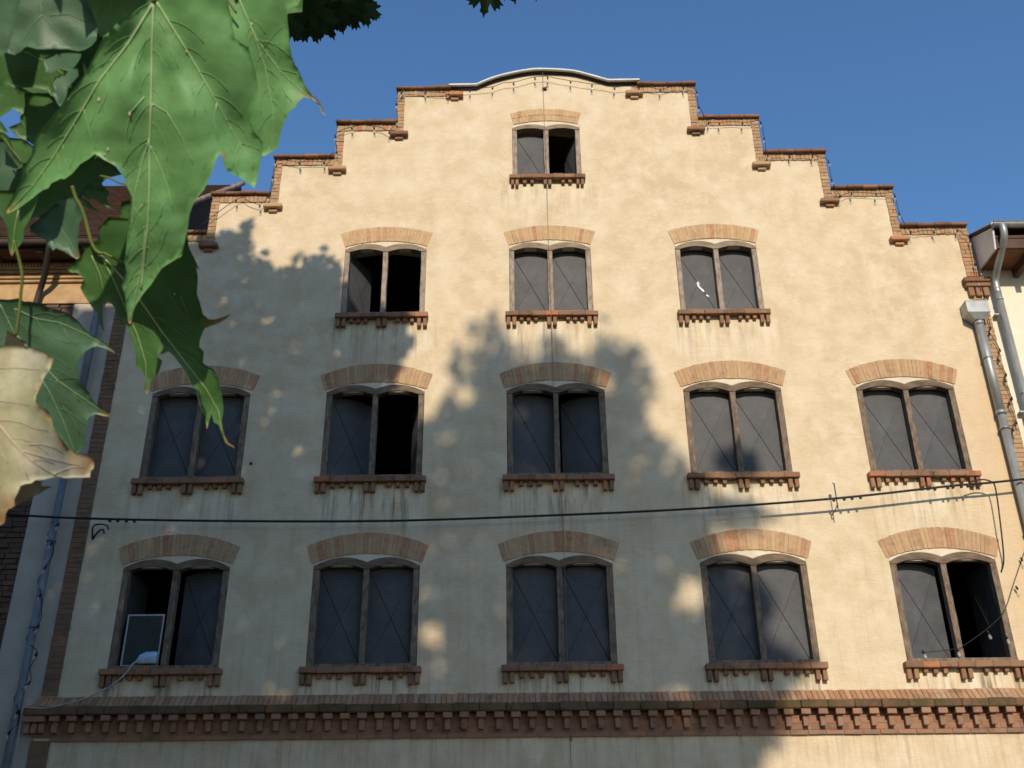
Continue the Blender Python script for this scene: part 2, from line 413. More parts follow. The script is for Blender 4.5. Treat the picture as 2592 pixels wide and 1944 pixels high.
# windows -----------------------------------------------------------
# (left state, right state): opening angle of each shutter in degrees, None = leaf out of sight
STATE = {(1, 3): (0, 68), (2, 2): (58, 88), (2, 3): (0, 0), (2, 4): (0, 0), (3, 1): (0, 0), (3, 2): (26, 74), (3, 3): (6, 24), (3, 4): (0, 0), (3, 5): (0, 0),
         (4, 1): (86, 14), (4, 2): (0, 0), (4, 3): (0, 0), (4, 4): (0, 0), (4, 5): (9, 86)}
def grid_strip(bm, xs, lo, hi, y0, y1, mi=0):
    A_ = []
    for x in xs:
        A_.append([bm.verts.new((x, y0, lo(x))), bm.verts.new((x, y0, hi(x))), bm.verts.new((x, y1, hi(x))), bm.verts.new((x, y1, lo(x)))])
    for a, c in zip(A_[:-1], A_[1:]):
        for k in range(4):
            f = bm.faces.new((a[k], c[k], c[(k+1) % 4], a[(k+1) % 4])); f.material_index = mi
    bm.faces.new(A_[0]); bm.faces.new(A_[-1][::-1])
def lin(a, b_, n): return [a+(b_-a)*i/n for i in range(n+1)]
def bake(bm):
    bmesh.ops.recalc_face_normals(bm, faces=bm.faces[:]); return bm
for r, c in WINS:
    d = DIM[r]; x0 = WX[(r, c)]; z0 = ROWZ[r]
    fy = -.004; fd = .125
    T = Vector((x0, 0, z0))
    Wf = d['Wf']-.006; jw = .088 if r > 2 else .080 if r == 2 else .078; mw = .042
    # frame -------------------------------------------------------
    bm = B()
    hx = Wf
    def upper(x, d=d, hx=hx):
        t = abs(x)/hx
        base = d['dip']+(d['op']+.045-d['dip'])*t
        return base+(d['hump']-(d['dip']+(d['op']+.045-d['dip'])*.5))*(4*t*(1-t))
    def lower(x, d=d, hx=hx, jw=jw):
        u = (abs(x)-mw)/(hx-jw-mw); u = max(0, min(1, u))
        return d['op']+(d['opa']-d['op'])*(1-(2*u-1)**2)
    grid_strip(bm, lin(-hx, hx, 32), lower, upper, fy-.012, fd)
    nhead = len(bm.faces)
    for f in bm.faces: f.material_index = 1
    for a_, b_ in ((-hx, -hx+jw), (hx-jw, hx), (-mw, mw)):
        n = 5
        zs_ = lin(.055, d['op']-.002, n); prev = None
        for k, zk in enumerate(zs_):
            j1, j2 = random.uniform(-.004, .004), random.uniform(-.004, .004)
            ring = [bm.verts.new(p) for p in ((a_+j1, fy+j2*.6, zk), (b_+j2, fy+j1*.6, zk), (b_+j2, fd-.003, zk), (a_+j1, fd-.003, zk))]
            if prev:
                for q_ in range(4): bm.faces.new((prev[q_], prev[(q_+1) % 4], ring[(q_+1) % 4], ring[q_]))
            else: bm.faces.new(ring)
            prev = ring
        bm.faces.new(prev)
    grid_strip(bm, lin(-hx, hx, 4), lambda x: .001, lambda x: .058, fy-.02, fd+.01)
    bake(bm)
    win = build('window', bm, [m_wood, m_woodh] if r < 3 else [m_woodd, m_woodhd], house, world=False); win.location = T-house.location
    if (r, c) == (2, 2): tag(win, label='weathered window with both shutters swung inward, left one half lit')
    if (r, c) == (4, 1): tag(win, label='shaded window with an insect screen standing in its left half')
    # tympanum ------------------------------------------------------
    bm = B()
    grid_strip(bm, lin(-d['Wf']+.004, d['Wf']-.004, 24), lambda x: d['op']+.05, lambda x: arc(x, d['al'], *d['lz'])+.004, .006, .10)
    build('tympanum', bake(bm), m_tymp, win, world=False)
    # brick arch ----------------------------------------------------
    bm = B(); nv = d['nv']
    for k in range(nv):
        for ring in range(d['rings']):
            f0, f1 = ring/d['rings'], (ring+1)/d['rings']-(.03 if ring == 0 and d['rings'] > 1 else 0)
            g_ = .06
            ts = (-1+2*(k+g_*.5)/nv, -1+2*(k+1-g_*.5)/nv)
            quad = []
            for t in ts:
                pl = (t*d['al'], arc(t*d['al'], d['al'], *d['lz'])); ph = (t*d['ao'], arc(t*d['ao'], d['ao'], *d['oz']))
                quad.append([(pl[0]+(ph[0]-pl[0])*f, pl[1]+(ph[1]-pl[1])*f) for f in (f0, f1)])
            yy = -.010+random.uniform(-.003, .003); j = lambda: random.uniform(-.004, .004)
            P = [quad[0][0], quad[1][0], quad[1][1], quad[0][1]]
            P = [(a_+j()*.6, b_+j()*1.6) for a_, b_ in P]
            fr_ = [bm.verts.new((a_, yy, b_)) for a_, b_ in P]; bk = [bm.verts.new((a_, .03, b_)) for a_, b_ in P]
            bm.faces.new(fr_)
            for q_ in range(4): bm.faces.new((fr_[q_], bk[q_], bk[(q_+1) % 4], fr_[(q_+1) % 4]))
    build('brick_arch', bake(bm), m_arch if r < 3 else m_arch2, win, world=False)
    # mortar bed behind the voussoirs
    bm = B()
    xs = lin(-1, 1, 24); A_ = []
    for t in xs:
        A_.append([bm.verts.new((t*d['al'], -.003, arc(t*d['al'], d['al'], *d['lz'])+.002)), bm.verts.new((t*d['ao'], -.003, arc(t*d['ao'], d['ao'], *d['oz'])-.002))])
    for a_, c_ in zip(A_[:-1], A_[1:]): bm.faces.new((a_[0], c_[0], c_[1], a_[1]))
    build('arch_mortar', bake(bm), m_mortar, win, world=False)
    # brick sill with brackets ----------------------------------------
    bm = B(); sw = d['sw']/2; nb = 7
    e = lin(-sw, sw, nb)
    for k in range(nb): bbox(bm, e[k]+.001, e[k+1]-.001, -.125+random.uniform(-.006, .006), .0, -.088+random.uniform(-.004, .004), random.uniform(-.006, .002), .008, .003)
    lw = .066 if r != 1 else .056; lh = .155 if r != 1 else .125
    for cx in (-sw+.10, 0.0, sw-.10):
        for sg in (-1, 1):
            xx = cx+sg*(.049 if r != 1 else .040)
            bbox(bm, xx-lw/2, xx+lw/2, -.088, .0, -.09-lh+random.uniform(-.006, .006), -.09, .008, .003)
    for side in (-1, 1):
        for k in range(d['nb']):
            xx = side*(.10+(sw-.30)*(k+1)/(d['nb']+1)+.05)
            bbox(bm, xx-.031, xx+.031, -.075, .0, -.09-.068+random.uniform(-.012, .008), -.09, .006, .004)
    build('brick_sill', bm, m_sill, win, world=False)
    # shutters ---------------------------------------------------------
    ow = hx-jw-mw
    for side, ang in ((-1, STATE[(r, c)][0]), (1, STATE[(r, c)][1])):
        sw_ = ow+.025
        bm = B()
        zb, zt, za = .05, d['op']-.005, d['opa']-.005
        if (r, c) == (1, 3): zt -= .03; za -= .03
        outl = [(0, zb), (sw_, zb)]
        for k in range(9):
            t = 1-k/8
            outl.append((t*sw_, zt+(za-zt)*(1-(2*t-1)**2)))
        s_ = -side                       # leaf extends from its hinge towards the mullion
        cen = bm.verts.new((s_*sw_/2, -.016, (zb+zt)/2))
        ov = [bm.verts.new((s_*a_, 0, b_)) for a_, b_ in outl]
        bk = [bm.verts.new((s_*a_, .022, b_)) for a_, b_ in outl]
        for k in range(len(ov)):
            k2 = (k+1) % len(ov)
            bm.faces.new((cen, ov[k], ov[k2])); bm.faces.new((ov[k], bk[k], bk[k2], ov[k2]))
        bm.faces.new(bk)
        bake(bm)
        # creases: the falling diagonal stands out, the rising one is faint
        def rod(p, q_, w_, mi):
            tube(bm, [p, ((Vector(p)+Vector(q_))/2)+Vector((0, -.0165, 0)), q_], w_, 4, mi)
        lx, rx = (0, sw_) if s_ > 0 else (-sw_, 0)
        rod((lx+.01, -.001, zt-.02), (rx-.01, -.001, zb+.01), .0050, 1)
        rod((lx+.01, .0005, zb+.02), (rx-.01, .0005, zt-.03), .0030, 0 if r < 4 and c > 2 else 1)
        for zf in (.36, .70):
            tube(bm, [(lx+.015, -.002, zb+(zt-zb)*zf), (rx-.015, -.002, zb+(zt-zb)*zf)], .0018, 4, 0)
        if (r, c, side) == (2, 4, -1):
            for poly in ([(.30, .83), (.335, .85), (.35, .80), (.345, .76), (.38, .70), (.415, .66), (.43, .62), (.405, .61), (.375, .655), (.335, .70), (.31, .76)],
                         [(.455, .56), (.48, .545), (.505, .52), (.49, .50), (.455, .525)]):
                f = bm.faces.new([bm.verts.new((a_*.93, -.019, b_*.90-.06)) for a_, b_ in poly]); f.material_index = 2
        sh = build('shutter', bm, [m_shut, m_rib, m_peel], win, world=False)
        sh.location = (side*(ow+mw+.02), fd+.025, 0); sh.rotation_euler = (0, 0, R(ang)*(1 if side < 0 else -1))
        if (r, c, side) == (2, 4, -1): tag(sh, label='grey metal shutter with a white flaked patch')

# gable copings, brick borders, corbels -----------------------------------
def brick_column(bm, x0, x1, z0, z1, y0, bh=.078, gap=.010):
    z = z0; k = 0
    while z < z1-.02:
        h = min(bh-gap, z1-z)
        if k % 3 == 1:
            xm = x0+(x1-x0)*random.choice((.35, .5, .65))
            box(bm, x0, xm-gap*.5, y0+random.uniform(-.004, .004), .05, z, z+h, jit=.003); box(bm, xm+gap*.5, x1, y0+random.uniform(-.004, .004), .05, z, z+h, jit=.003)
        else:
            box(bm, x0+random.uniform(-.004, .004), x1+random.uniform(-.004, .004), y0+random.uniform(-.005, .004), .05, z, z+h, jit=.003)
        z += bh; k += 1
def brick_row(bm, x0, x1, z0, z1, y0, bw=.078, gap=.009):
    n = max(1, round((x1-x0)/bw)); bw = (x1-x0)/n
    for k in range(n):
        box(bm, x0+k*bw+gap*.5, x0+(k+1)*bw-gap*.5, y0+random.uniform(-.004, .004), .05, z0+random.uniform(-.006, .006), z1, jit=.002)
def coping(x0, x1, zt):
    bm = B(); n = 4; e = lin(x0, x1, n)
    for k in range(n):
        bbox(bm, e[k]+.002, e[k+1]-.002, -.092+random.uniform(-.012, .012), .47, zt-CT+random.uniform(-.002, .004), zt+random.uniform(-.008, .008), .012, .004)
    build('coping', bm, m_tile, house)
def border(x0, x1, z0, z1):                                  # mortar bed
    return (x0, x1, z0, z1)
def corbel(x, z, wdt=.33):
    bm = B()
    bbox(bm, x-wdt/2, x+wdt/2, -.115, .02, z-.08, z-.005, .010, .005)
    bbox(bm, x-.075, x+.075, -.05, .02, z-.145, z-.083, .008, .003)
    # sloped weathering above the block
    v = [bm.verts.new(p) for p in ((x-.115, -.075, z-.004), (x+.115, -.075, z-.004), (x+.075, -.03, z+.075), (x-.075, -.03, z+.075), (x-.115, .02, z-.004), (x+.115, .02, z-.004), (x+.075, .02, z+.075), (x-.075, .02, z+.075))]
    for f in ((0, 1, 2, 3), (0, 3, 7, 4), (1, 5, 6, 2), (3, 2, 6, 7), (0, 4, 5, 1)): bm.faces.new([v[i] for i in f])
    build('corbel', bm, m_edge if random.random() < .6 else m_sill, house)
ZB = .145
for side, st, in ((-1, stepL), (1, stepR)):
    for i, (xo, zt) in enumerate(st):
        # horizontal run from the previous step's outer edge (or the cap) to this edge
        xi = (capline[0][0] if side < 0 else capline[-1][0]) if i == 0 else st[i-1][0]
        a_, b_ = (xo-.03, xi+(.0 if i else .02)) if side < 0 else (xi-(.0 if i else .02), xo+.03)
        coping(a_, b_, zt)
        zl = (st[i+1][1]-CT-.23) if i < 4 else 11.14                # bottom of the border column
        c0, c1 = (xo, xo+.135) if side < 0 else (xo-.135, xo)
        if i == 4: c0, c1 = (xo, xo+.17) if side < 0 else (xo-.17, xo+.02)
        bm = B()
        ra, rb = (xo+.137, xi+(0 if i else .12)) if side < 0 else (xi-(0 if i else .12), xo-.137)
        brick_row(bm, ra, rb, zt-CT-ZB, zt-CT-.004, -.02)
        brick_column(bm, c0, c1, zl, zt-CT-.004, -.022)
        bm2 = B(); box(bm2, c0+.004, c1-.004, -.008, .01, zl, zt-CT-.006); box(bm2, ra, rb, -.007, .01, zt-CT-ZB+.006, zt-CT-.008)
        build('brick_border', bm, m_edge, house); build('border_mortar', bm2, m_mortar, house)
        if i < 4: corbel((c0+c1)/2+side*-.0, zl+.0)
    corbel(-1.02 if side < 0 else 2.375, 15.40)
    # foot of the gable: capped block on three little brackets, then a quoin of bricks to the ground
    xq0, xq1 = (LEFTX, LEFTX+.225) if side < 0 else (RIGHTX-.235, RIGHTX)
    bm = B(); xc = (xq0+xq1)/2
    bbox(bm, xc-.23, xc+.23, -.13, .02, 11.05, 11.15, .014, .004); bbox(bm, xc-.21, xc+.21, -.10, .02, 10.975, 11.048, .01, .003)
    for k in (-1, 0, 1): bbox(bm, xc+k*.125-.05, xc+k*.125+.05, -.075, .02, 10.80, 10.972, .01, .003)
    build('corbel', bm, m_sill, house)
    for qa, qb, qz0, qz1, qy in ((xq0, xq1, 4.36, 10.80, -.014), (xq0-.02, xq1+.02, .3, 3.755, -.022)):
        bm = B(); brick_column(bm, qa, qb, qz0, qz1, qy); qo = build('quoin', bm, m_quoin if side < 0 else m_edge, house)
        bm = B(); box(bm, qa+.004, qb-.004, qy+.009, .01, qz0, qz1-.004); build('quoin_mortar', bm, m_mortar, qo)
# sheet-metal cap over the round top
bm = B(); A_ = []
cl = smoothline([(x, 0, z) for x, z in capline[1:-1]], 4); cl = [Vector((capline[0][0]-.02, 0, capline[0][1]))]+cl+[Vector((capline[-1][0]+.03, 0, capline[-1][1]))]
for p in cl:
    A_.append([bm.verts.new((p.x, -.12, p.z)), bm.verts.new((p.x, .46, p.z)), bm.verts.new((p.x, .46, p.z-.028)), bm.verts.new((p.x, -.12, p.z-.028))])
for a_, c_ in zip(A_[:-1], A_[1:]):
    for k in range(4): bm.faces.new((a_[k], c_[k], c_[(k+1) % 4], a_[(k+1) % 4]))
bm.faces.new(A_[0]); bm.faces.new(A_[-1][::-1])
capo = build('gable_cap', bake(bm), m_capw, house)
bm = B(); A_ = []  # dark strip added as the shadow line under the cap
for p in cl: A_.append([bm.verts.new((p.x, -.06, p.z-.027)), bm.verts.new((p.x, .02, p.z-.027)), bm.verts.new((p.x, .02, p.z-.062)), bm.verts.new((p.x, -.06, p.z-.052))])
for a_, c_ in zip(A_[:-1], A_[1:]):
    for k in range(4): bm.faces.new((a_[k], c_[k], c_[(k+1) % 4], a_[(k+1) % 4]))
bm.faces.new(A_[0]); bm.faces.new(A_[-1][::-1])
build('cap_shade_strip', bake(bm), plain('cap_shade_dark', (.02, .019, .02), None, .8, bump=0), capo)
bm = B(); ball(bm, on(635, 1173, -.02), .022, 1.2, 8); build('wall_anchor', bm, m_iron, house)

# cornice ----------------------------------------------------------------------
bm = B(); CX0, CX1 = -6.80, 8.06
n = 62; e = lin(CX0, CX1, 40)
for k in range(40): bbox(bm, e[k]+.0015, e[k+1]-.0015, -.205+random.uniform(-.012, .012), .0, 4.072+random.uniform(-.004, .004), 4.188+random.uniform(-.006, .006), .014, .005)
corn = build('cornice', bm, m_ledge, house)
bm = B(); nb = 190; e = lin(LEFTX-.02, CX1, nb)
for k in range(nb):                                             # sloping soldier course above the ledge
    y1, y0 = -.15+random.uniform(-.006, .006), -.012
    P = [(e[k]+.004, y1, 4.19), (e[k+1]-.004, y1, 4.19), (e[k+1]-.004, y0, 4.345+random.uniform(-.006, .006)), (e[k]+.004, y0, 4.345+random.uniform(-.006, .006))]
    v = [bm.verts.new(p) for p in P]; v2 = [bm.verts.new((p[0], .02, p[2]-.004)) for p in P]
    bm.faces.new(v)
    for q_ in range(4): bm.faces.new((v[q_], v2[q_], v2[(q_+1) % 4], v[(q_+1) % 4]))
build('soldier_course', bake(bm), m_sold, corn)
bm = B(); box(bm, LEFTX-.02, CX1, -.028, .02, 3.80, 4.07)
z = 3.80
for zr in (3.745,):
    e = lin(LEFTX+.25, CX1-.0, 58)
    for k in range(58): box(bm, e[k]+.003, e[k+1]-.003, -.040+random.uniform(-.004, .004), .02, zr, zr+.058, jit=.003)
for row in range(3):
    e = lin(LEFTX-.02, CX1, 56); off = .13*(row % 2)
    for k in range(56): box(bm, min(CX1-.01, e[k]+.004+off), min(CX1, e[k+1]-.004+off), -.034+random.uniform(-.003, .003), .02, 3.812+row*.082, 3.812+row*.082+.074, jit=.002)
build('frieze', bm, m_corn, corn)
first = None
for k in range(62):
    x = -6.37+k*.2365
    if x > CX1-.05: break
    if first is None or k < 5:
        bm = B()
        bbox(bm, -.066, .066, -.165, .0, -.078, -.002, .007, .003)
        bbox(bm, -.038, .038, -.105, .0, -.225, -.081, .007, .003)
        first = build('dentil', bm, m_corn, corn); o = first; base = o.location.copy()
        o.location = base+Vector((x, -.02, 4.071))
    else:
        o = first.copy(); COL.objects.link(o); o.parent = corn
        o.location = base+Vector((x+random.uniform(-.008, .008), -.02+random.uniform(-.006, .006), 4.069+random.uniform(-.004, .002)))
bm = B()
bbox(bm, -6.80, -6.50, -.185, .0, 3.985, 4.07, .008, .003)
for k in range(3): bbox(bm, -6.79+k*.10, -6.715+k*.10, -.125, .0, 3.845, 3.982, .008, .003)
o = build('dentil', bm, m_corn, corn)

# rainwater hopper and pipe on the right edge, painted pipe on the left --------------
def hopper_pipe(xc, z0, r, mat, name, hop=True):
    bm = B()
    tube(bm, [(xc, -.11, z0-.02), (xc+.0, -.11, 8.55)], r, 14); tube(bm, [(xc, -.11, 8.60), (xc, -.11, .2)], r*.90, 14)
    tube(bm, [(xc, -.11, 8.62), (xc, -.11, 8.56)], r*1.12, 14); tube(bm, [(xc, -.11, z0-.10), (xc, -.11, z0-.16)], r*1.10, 14)
    p = build(name, bm, mat, house)
    bm = B()
    for z in (z0-.8, 8.3, 6.6, 5.3, 3.0, 1.2):
        tube(bm, [(xc, -.11, z), (xc, -.11, z+.03)], r*1.15, 14); box(bm, xc-.02, xc+.02, -.06, .0, z, z+.03)
    build('pipe_bracket', bm, mat, p)
    if not hop: return p
    bm = B()
    top = [(-.205, -.25), (.17, -.25), (.17, -.01), (-.205, -.01)]; mid = top; bot = [(-.075, -.19), (.075, -.19), (.075, -.03), (-.075, -.03)]
    rings = [[bm.verts.new((xc+a_, b_, z)) for a_, b_ in L] for L, z in ((top, z0+.23), (mid, z0+.02), (bot, z0-.09))]
    for a_, c_ in zip(rings[:-1], rings[1:]):
        for k in range(4): bm.faces.new((a_[k], a_[(k+1) % 4], c_[(k+1) % 4], c_[k]))
    bm.faces.new(rings[0]); bm.faces.new(rings[-1][::-1])
    bbox(bm, xc-.209, xc+.174, -.254, -.006, z0+.222, z0+.240, .004)
    build('hopper', bake(bm), mat, p)
    return p
hopper_pipe(7.775, 10.36, .072, m_zinc, 'downpipe')
hopper_pipe(-6.93, 11.5, .062, m_zincblue, 'downpipe', False)

# ================================================================== RIGHT NEIGHBOUR
rh = empty('white_house', (13, 2, 0), 'cream rendered neighbouring house with zinc gutter and brown timber eave at the right edge', 'building')
bm = B(); box(bm, RIGHTX+.005, 18, .012, 8, 0, 12.0); build('wall', bm, m_whitewall, rh)
bm = B()
v = [bm.verts.new(p) for p in ((8.06, -.72, 11.80), (18.2, -.72, 11.80), (18.2, 4.6, 14.0), (8.06, 4.6, 14.0))]
v2 = [bm.verts.new(p.co+Vector((0, 0, -.10))) for p in v]
bm.faces.new(v); bm.faces.new(v2[::-1])
for i in range(4): bm.faces.new((v[i], v[(i+1) % 4], v2[(i+1) % 4], v2[i]))
build('roof', bake(bm), m_rooftile, rh)
bm = B()
for k in range(8): box(bm, 8.10, 18, -.62+k*.079, -.62+k*.079+.073, 11.352, 11.372, jit=.0015)
build('soffit', bm, m_soffit, rh)
bm = B(); box(bm, 8.10, 18, -.66, -.625, 11.36, 11.56); box(bm, 8.10, 18, -.675, -.661, 11.55, 11.60)
build('fascia', bm, m_fascia, rh)
for k in range(11):
    bm = B(); bbox(bm, 8.62+k*.85, 8.72+k*.85, -.60, .05, 11.20, 11.351, .008); build('rafter_end', bm, m_fascia, rh)
bm = B()                                                        # bent sheet closing the eave's end
v = [bm.verts.new(p) for p in ((8.062, .011, 11.345), (8.062, .011, 12.115), (8.062, -.755, 11.815), (8.062, -.70, 11.58), (8.062, -.645, 11.345))]
v2 = [bm.verts.new(p.co+Vector((.03, 0, 0))) for p in v]
bm.faces.new(v); bm.faces.new(v2[::-1])
for i in range(5): bm.faces.new((v[i], v[(i+1) % 5], v2[(i+1) % 5], v2[i]))
tube(bm, [(8.06, .0, 12.0), (8.058, -.72, 11.70)], .008, 6)
build('eave_panel', bake(bm), plain('eave_sheet', (.66, .65, .65), (.56, .55, .56), .6, .2, scale=2, bump=.05), rh)
bm = B(); n = 9; rings = []
for x in (8.06, 18.2):
    rings.append([bm.verts.new((x, -.765+.075*math.cos(a_), 11.77+.075*math.sin(a_))) for a_ in [math.pi+math.pi*k/n for k in range(n+1)]]+[bm.verts.new((x, -.765+.065*math.cos(a_), 11.77+.065*math.sin(a_))) for a_ in [2*math.pi-math.pi*k/n for k in range(n+1)]])
L = len(rings[0])
for k in range(L): bm.faces.new((rings[0][k], rings[0][(k+1) % L], rings[1][(k+1) % L], rings[1][k]))
bm.faces.new(rings[0][:n+1])
tube(bm, [(8.06, -.84, 11.775), (18.2, -.84, 11.775)], .014, 8)
build('gutter', bake(bm), m_zinc, rh)
bm = B(); px = 8.205
tube(bm, smoothline([(px, -.765, 11.80), (px, -.80, 11.68), (px, -.79, 11.56), (px, -.70, 11.44), (px, -.32, 11.18), (px, -.17, 11.06), (px, -.14, 10.93), (px, -.14, 10.80)], 4), .058, 14)
tube(bm, [(px, -.14, 10.9), (px, -.14, .2)], .056, 14)
for z in (10.66, 8.9, 7.0, 5.0): tube(bm, [(px, -.14, z), (px, -.14, z+.03)], .063, 14)
for z in (10.4, 8.6, 6.5): box(bm, px-.12, px-.05, -.11, .0, z, z+.025)
build('downpipe', bm, m_zinc, rh)

# ================================================================== LEFT NEIGHBOUR
lh = empty('tiled_house', (-12, 2, 0), 'old brick neighbouring house with ochre cornice and brown tiled roof behind the leaves at left', 'building')
bm = B()
box(bm, -18, -7.41, .06, 6, 0, 10.86)
z = .0; row = 0
while z < 10.8:
    x = -10.0+(.13 if row % 2 else 0)
    while x < -7.42:
        w_ = random.uniform(.2, .28)
        box(bm, x, min(-7.415, x+w_-.018), .035+random.uniform(-.02, .012), .1, z+.006, z+.074, jit=.006); x += w_
    z += .083; row += 1
build('wall', bm, m_rubble, lh)
bm = B(); bbox(bm, -7.41, LEFTX-.005, .012, .5, 0, 10.86, .01); build('pilaster', bm, m_pilas, lh)
bm = B(); box(bm, -18, -6.70, .0, .5, 10.86, 11.27)
build('frieze', bm, m_ochre, lh)
bm = B()
for y, z0_, z1_ in ((-.05, 11.262, 11.315), (-.085, 11.318, 11.37), (-.07, 11.37, 11.41), (-.125, 11.412, 11.46), (-.165, 11.462, 11.56)): bbox(bm, -18, -6.715, y, .4, z0_, z1_, .012)
k = -14.0
while k < -6.8: box(bm, k, k+.025, -.19, -.16, 11.49, 11.565); k += .055
build('cornice', bm, m_ochre, lh)
bm = B(); box(bm, -18, -6.72, -.52, .3, 11.60, 11.66)
for k in range(12): bbox(bm, -16+k*.8, -15.88+k*.8, -.5, .2, 11.565, 11.60, .005)
build('soffit', bm, m_fascia, lh)
bm = B(); tube(bm, [(-18, -.60, 11.70), (-6.74, -.60, 11.70)], .07, 10); tube(bm, [(-18, -.665, 11.74), (-6.74, -.665, 11.74)], .014, 6)
build('gutter', bm, plain('old_gutter', (.10, .06, .045), (.06, .04, .032), .7, scale=4), lh)
bm = B()
tube(bm, smoothline([(-7.72, -.60, 11.70), (-7.74, -.58, 11.60), (-7.86, -.30, 11.28), (-7.97, -.12, 11.08), (-8.0, -.09, 10.9), (-8.0, -.09, 10.6)], 4), .052, 10); tube(bm, [(-8.0, -.09, 10.7), (-8.0, -.09, .2)], .05, 10)
build('downpipe', bm, m_iron, lh)
bm = B(); e0 = Vector((-18, -.62, 11.78)); ridge_y, ridge_z = 5.0, 17.2
v = [bm.verts.new(p) for p in ((-18, -.6, 11.76), (-6.75, -.6, 11.76), (-6.45, 5.0, 17.2), (-18, 5.0, 17.0), (-18, 10.5, 11.7), (-6.75, 10.5, 11.7))]
bm.faces.new((v[0], v[1], v[2], v[3])); bm.faces.new((v[3], v[2], v[5], v[4])); bm.faces.new((v[1], v[5], v[2]))
rows = 46                                                        # overlapping courses of flat tiles
P0, P1 = Vector((0, -.62, 11.79)), Vector((0, 5.0, 17.22)); nrm = Vector((0, -(P1.z-P0.z), P1.y-P0.y)).normalized()
for r_ in range(rows):
    a_ = P0.lerp(P1, r_/rows); c_ = P0.lerp(P1, min(1, (r_+1.25)/rows))
    x = -12.5+(.09 if r_ % 2 else 0); xend = -6.75+.3*r_/rows
    while x < xend-.05:
        j = random.uniform(-.008, .008); w_ = min(.17, xend-x-.004)
        q_ = [Vector((x, a_.y+j, a_.z))+nrm*(.035+j), Vector((x+w_, a_.y+j, a_.z))+nrm*(.035+j), Vector((x+w_, c_.y, c_.z))+nrm*.012, Vector((x, c_.y, c_.z))+nrm*.012]
        qv = [bm.verts.new(p) for p in q_]; qb = [bm.verts.new(p-nrm*.02) for p in q_]
        bm.faces.new(qv); bm.faces.new((qv[0], qb[0], qb[1], qv[1])); bm.faces.new((qv[1], qb[1], qb[2], qv[2])); bm.faces.new((qv[3], qb[3], qb[0], qv[0])); x += .178
build('roof', bm, m_rooftile, lh)
bm = B()
vp = [Vector((-6.70, -.62, 11.84)).lerp(Vector((-6.42, 5.0, 17.28)), k/40)+Vector((0, random.uniform(-.01, .01), random.uniform(-.012, .012))) for k in range(41)]
tube(bm, vp, .06, 6)
build('verge_tiles', bm, plain('verge_mortar', (.30, .22, .16), (.17, .11, .08), .9, scale=6), lh)

# ================================================================== CABLES AND FITTINGS
def sag_pts(pts, Y): return [(x, Y, z) for x, z in pts]
cab = empty('power_cable', (-7.7, -.24, 7.0), 'thick black cable strung across the facade between second and third window rows', 'cable')
bm = B(); line = smoothline(sag_pts([(-12, 7.35), (-7.725, 7.004), (-6.313, 6.915), (-4.22, 6.856), (-1.787, 6.836), (.645, 6.899), (2.738, 6.982), (4.888, 7.125), (6.643, 7.306), (7.806, 7.41), (12, 7.9)], -.24), 8)
tube(bm, line, .0185, 8)
build('cable_run', bm, m_black, cab)
def cable_z(x):
    for a_, c_ in zip(line[:-1], line[1:]):
        if a_.x <= x <= c_.x: return a_.z+(c_.z-a_.z)*(x-a_.x)/(c_.x-a_.x)
    return 7.0
for x in (-6.05, -5.93, -5.80, -5.68, 4.86, 5.02, 5.14, 5.27, 6.42, 6.62, 6.70, 6.83, 6.93):
    bm = B(); z = cable_z(x); bbox(bm, x-.018, x+.018, -.262, -.216, z-.045, z+.012, .005)
    build('cable_clip', bm, m_black, cab)
bm = B(); tube(bm, [(4.90, -.245, 7.37), (4.90, -.245, 6.95)], .009, 6); tube(bm, smoothline([(4.90, -.245, 7.02), (4.87, -.15, 6.95), (4.86, .0, 6.93)], 5), .008, 6)
ball(bm, (4.90, -.245, 7.375), .026, 1.1, 10, 1)
build('stay_rod', bm, [m_iron, m_capw], cab)
bm = B(); tube(bm, smoothline([(-6.36, -.002, 6.66), (-6.37, -.03, 6.78), (-6.33, -.12, 6.84), (-6.2, -.2, 6.84), (-6.08, -.24, 6.80), (-6.05, -.23, 6.74)], 6), .012, 6)
tube(bm, smoothline([(-6.36, -.002, 6.68), (-6.27, -.06, 6.77), (-6.18, -.13, 6.78), (-6.12, -.2, 6.70)], 6), .014, 6)
build('wall_hook', bm, m_black, cab)
bm = B(); tube(bm, smoothline([(6.95, -.25, 7.36), (7.142, -.245, 7.405), (7.29, -.24, 7.375), (7.345, -.23, 7.262), (7.31, -.18, 6.636), (7.30, -.07, 6.207), (7.25, -.01, 6.03)], 6), .011, 6)
build('drop_wire', bm, m_black, cab)
tw = empty('lightning_wire', (.66, -.02, 15.8), 'thin grey wire running straight down the middle of the facade from the gable top', 'wire')
bm = B(); tube(bm, smoothline([(.655, -.14, 15.93), (.655, -.055, 15.85), (.66, -.03, 14.5), (.672, -.14, 13.42), (.668, -.03, 12.5), (.674, -.145, 10.55), (.68, -.03, 9.6), (.70, -.145, 7.61), (.765, -.04, 7.0), (.755, -.145, 4.72), (.77, -.22, 4.12), (.785, -.04, 3.7), (.765, -.04, 3.45), (.75, -.04, .2)], 6), .0042, 5)
build('wire', bm, m_greywire, tw)
bm = B(); bbox(bm, .64, .72, -.05, -.0, 15.50, 15.54, .008); tube(bm, [(.66, -.03, 15.52), (.74, -.05, 15.545)], .012, 6)
build('wire_clamp', bm, m_iron, tw)

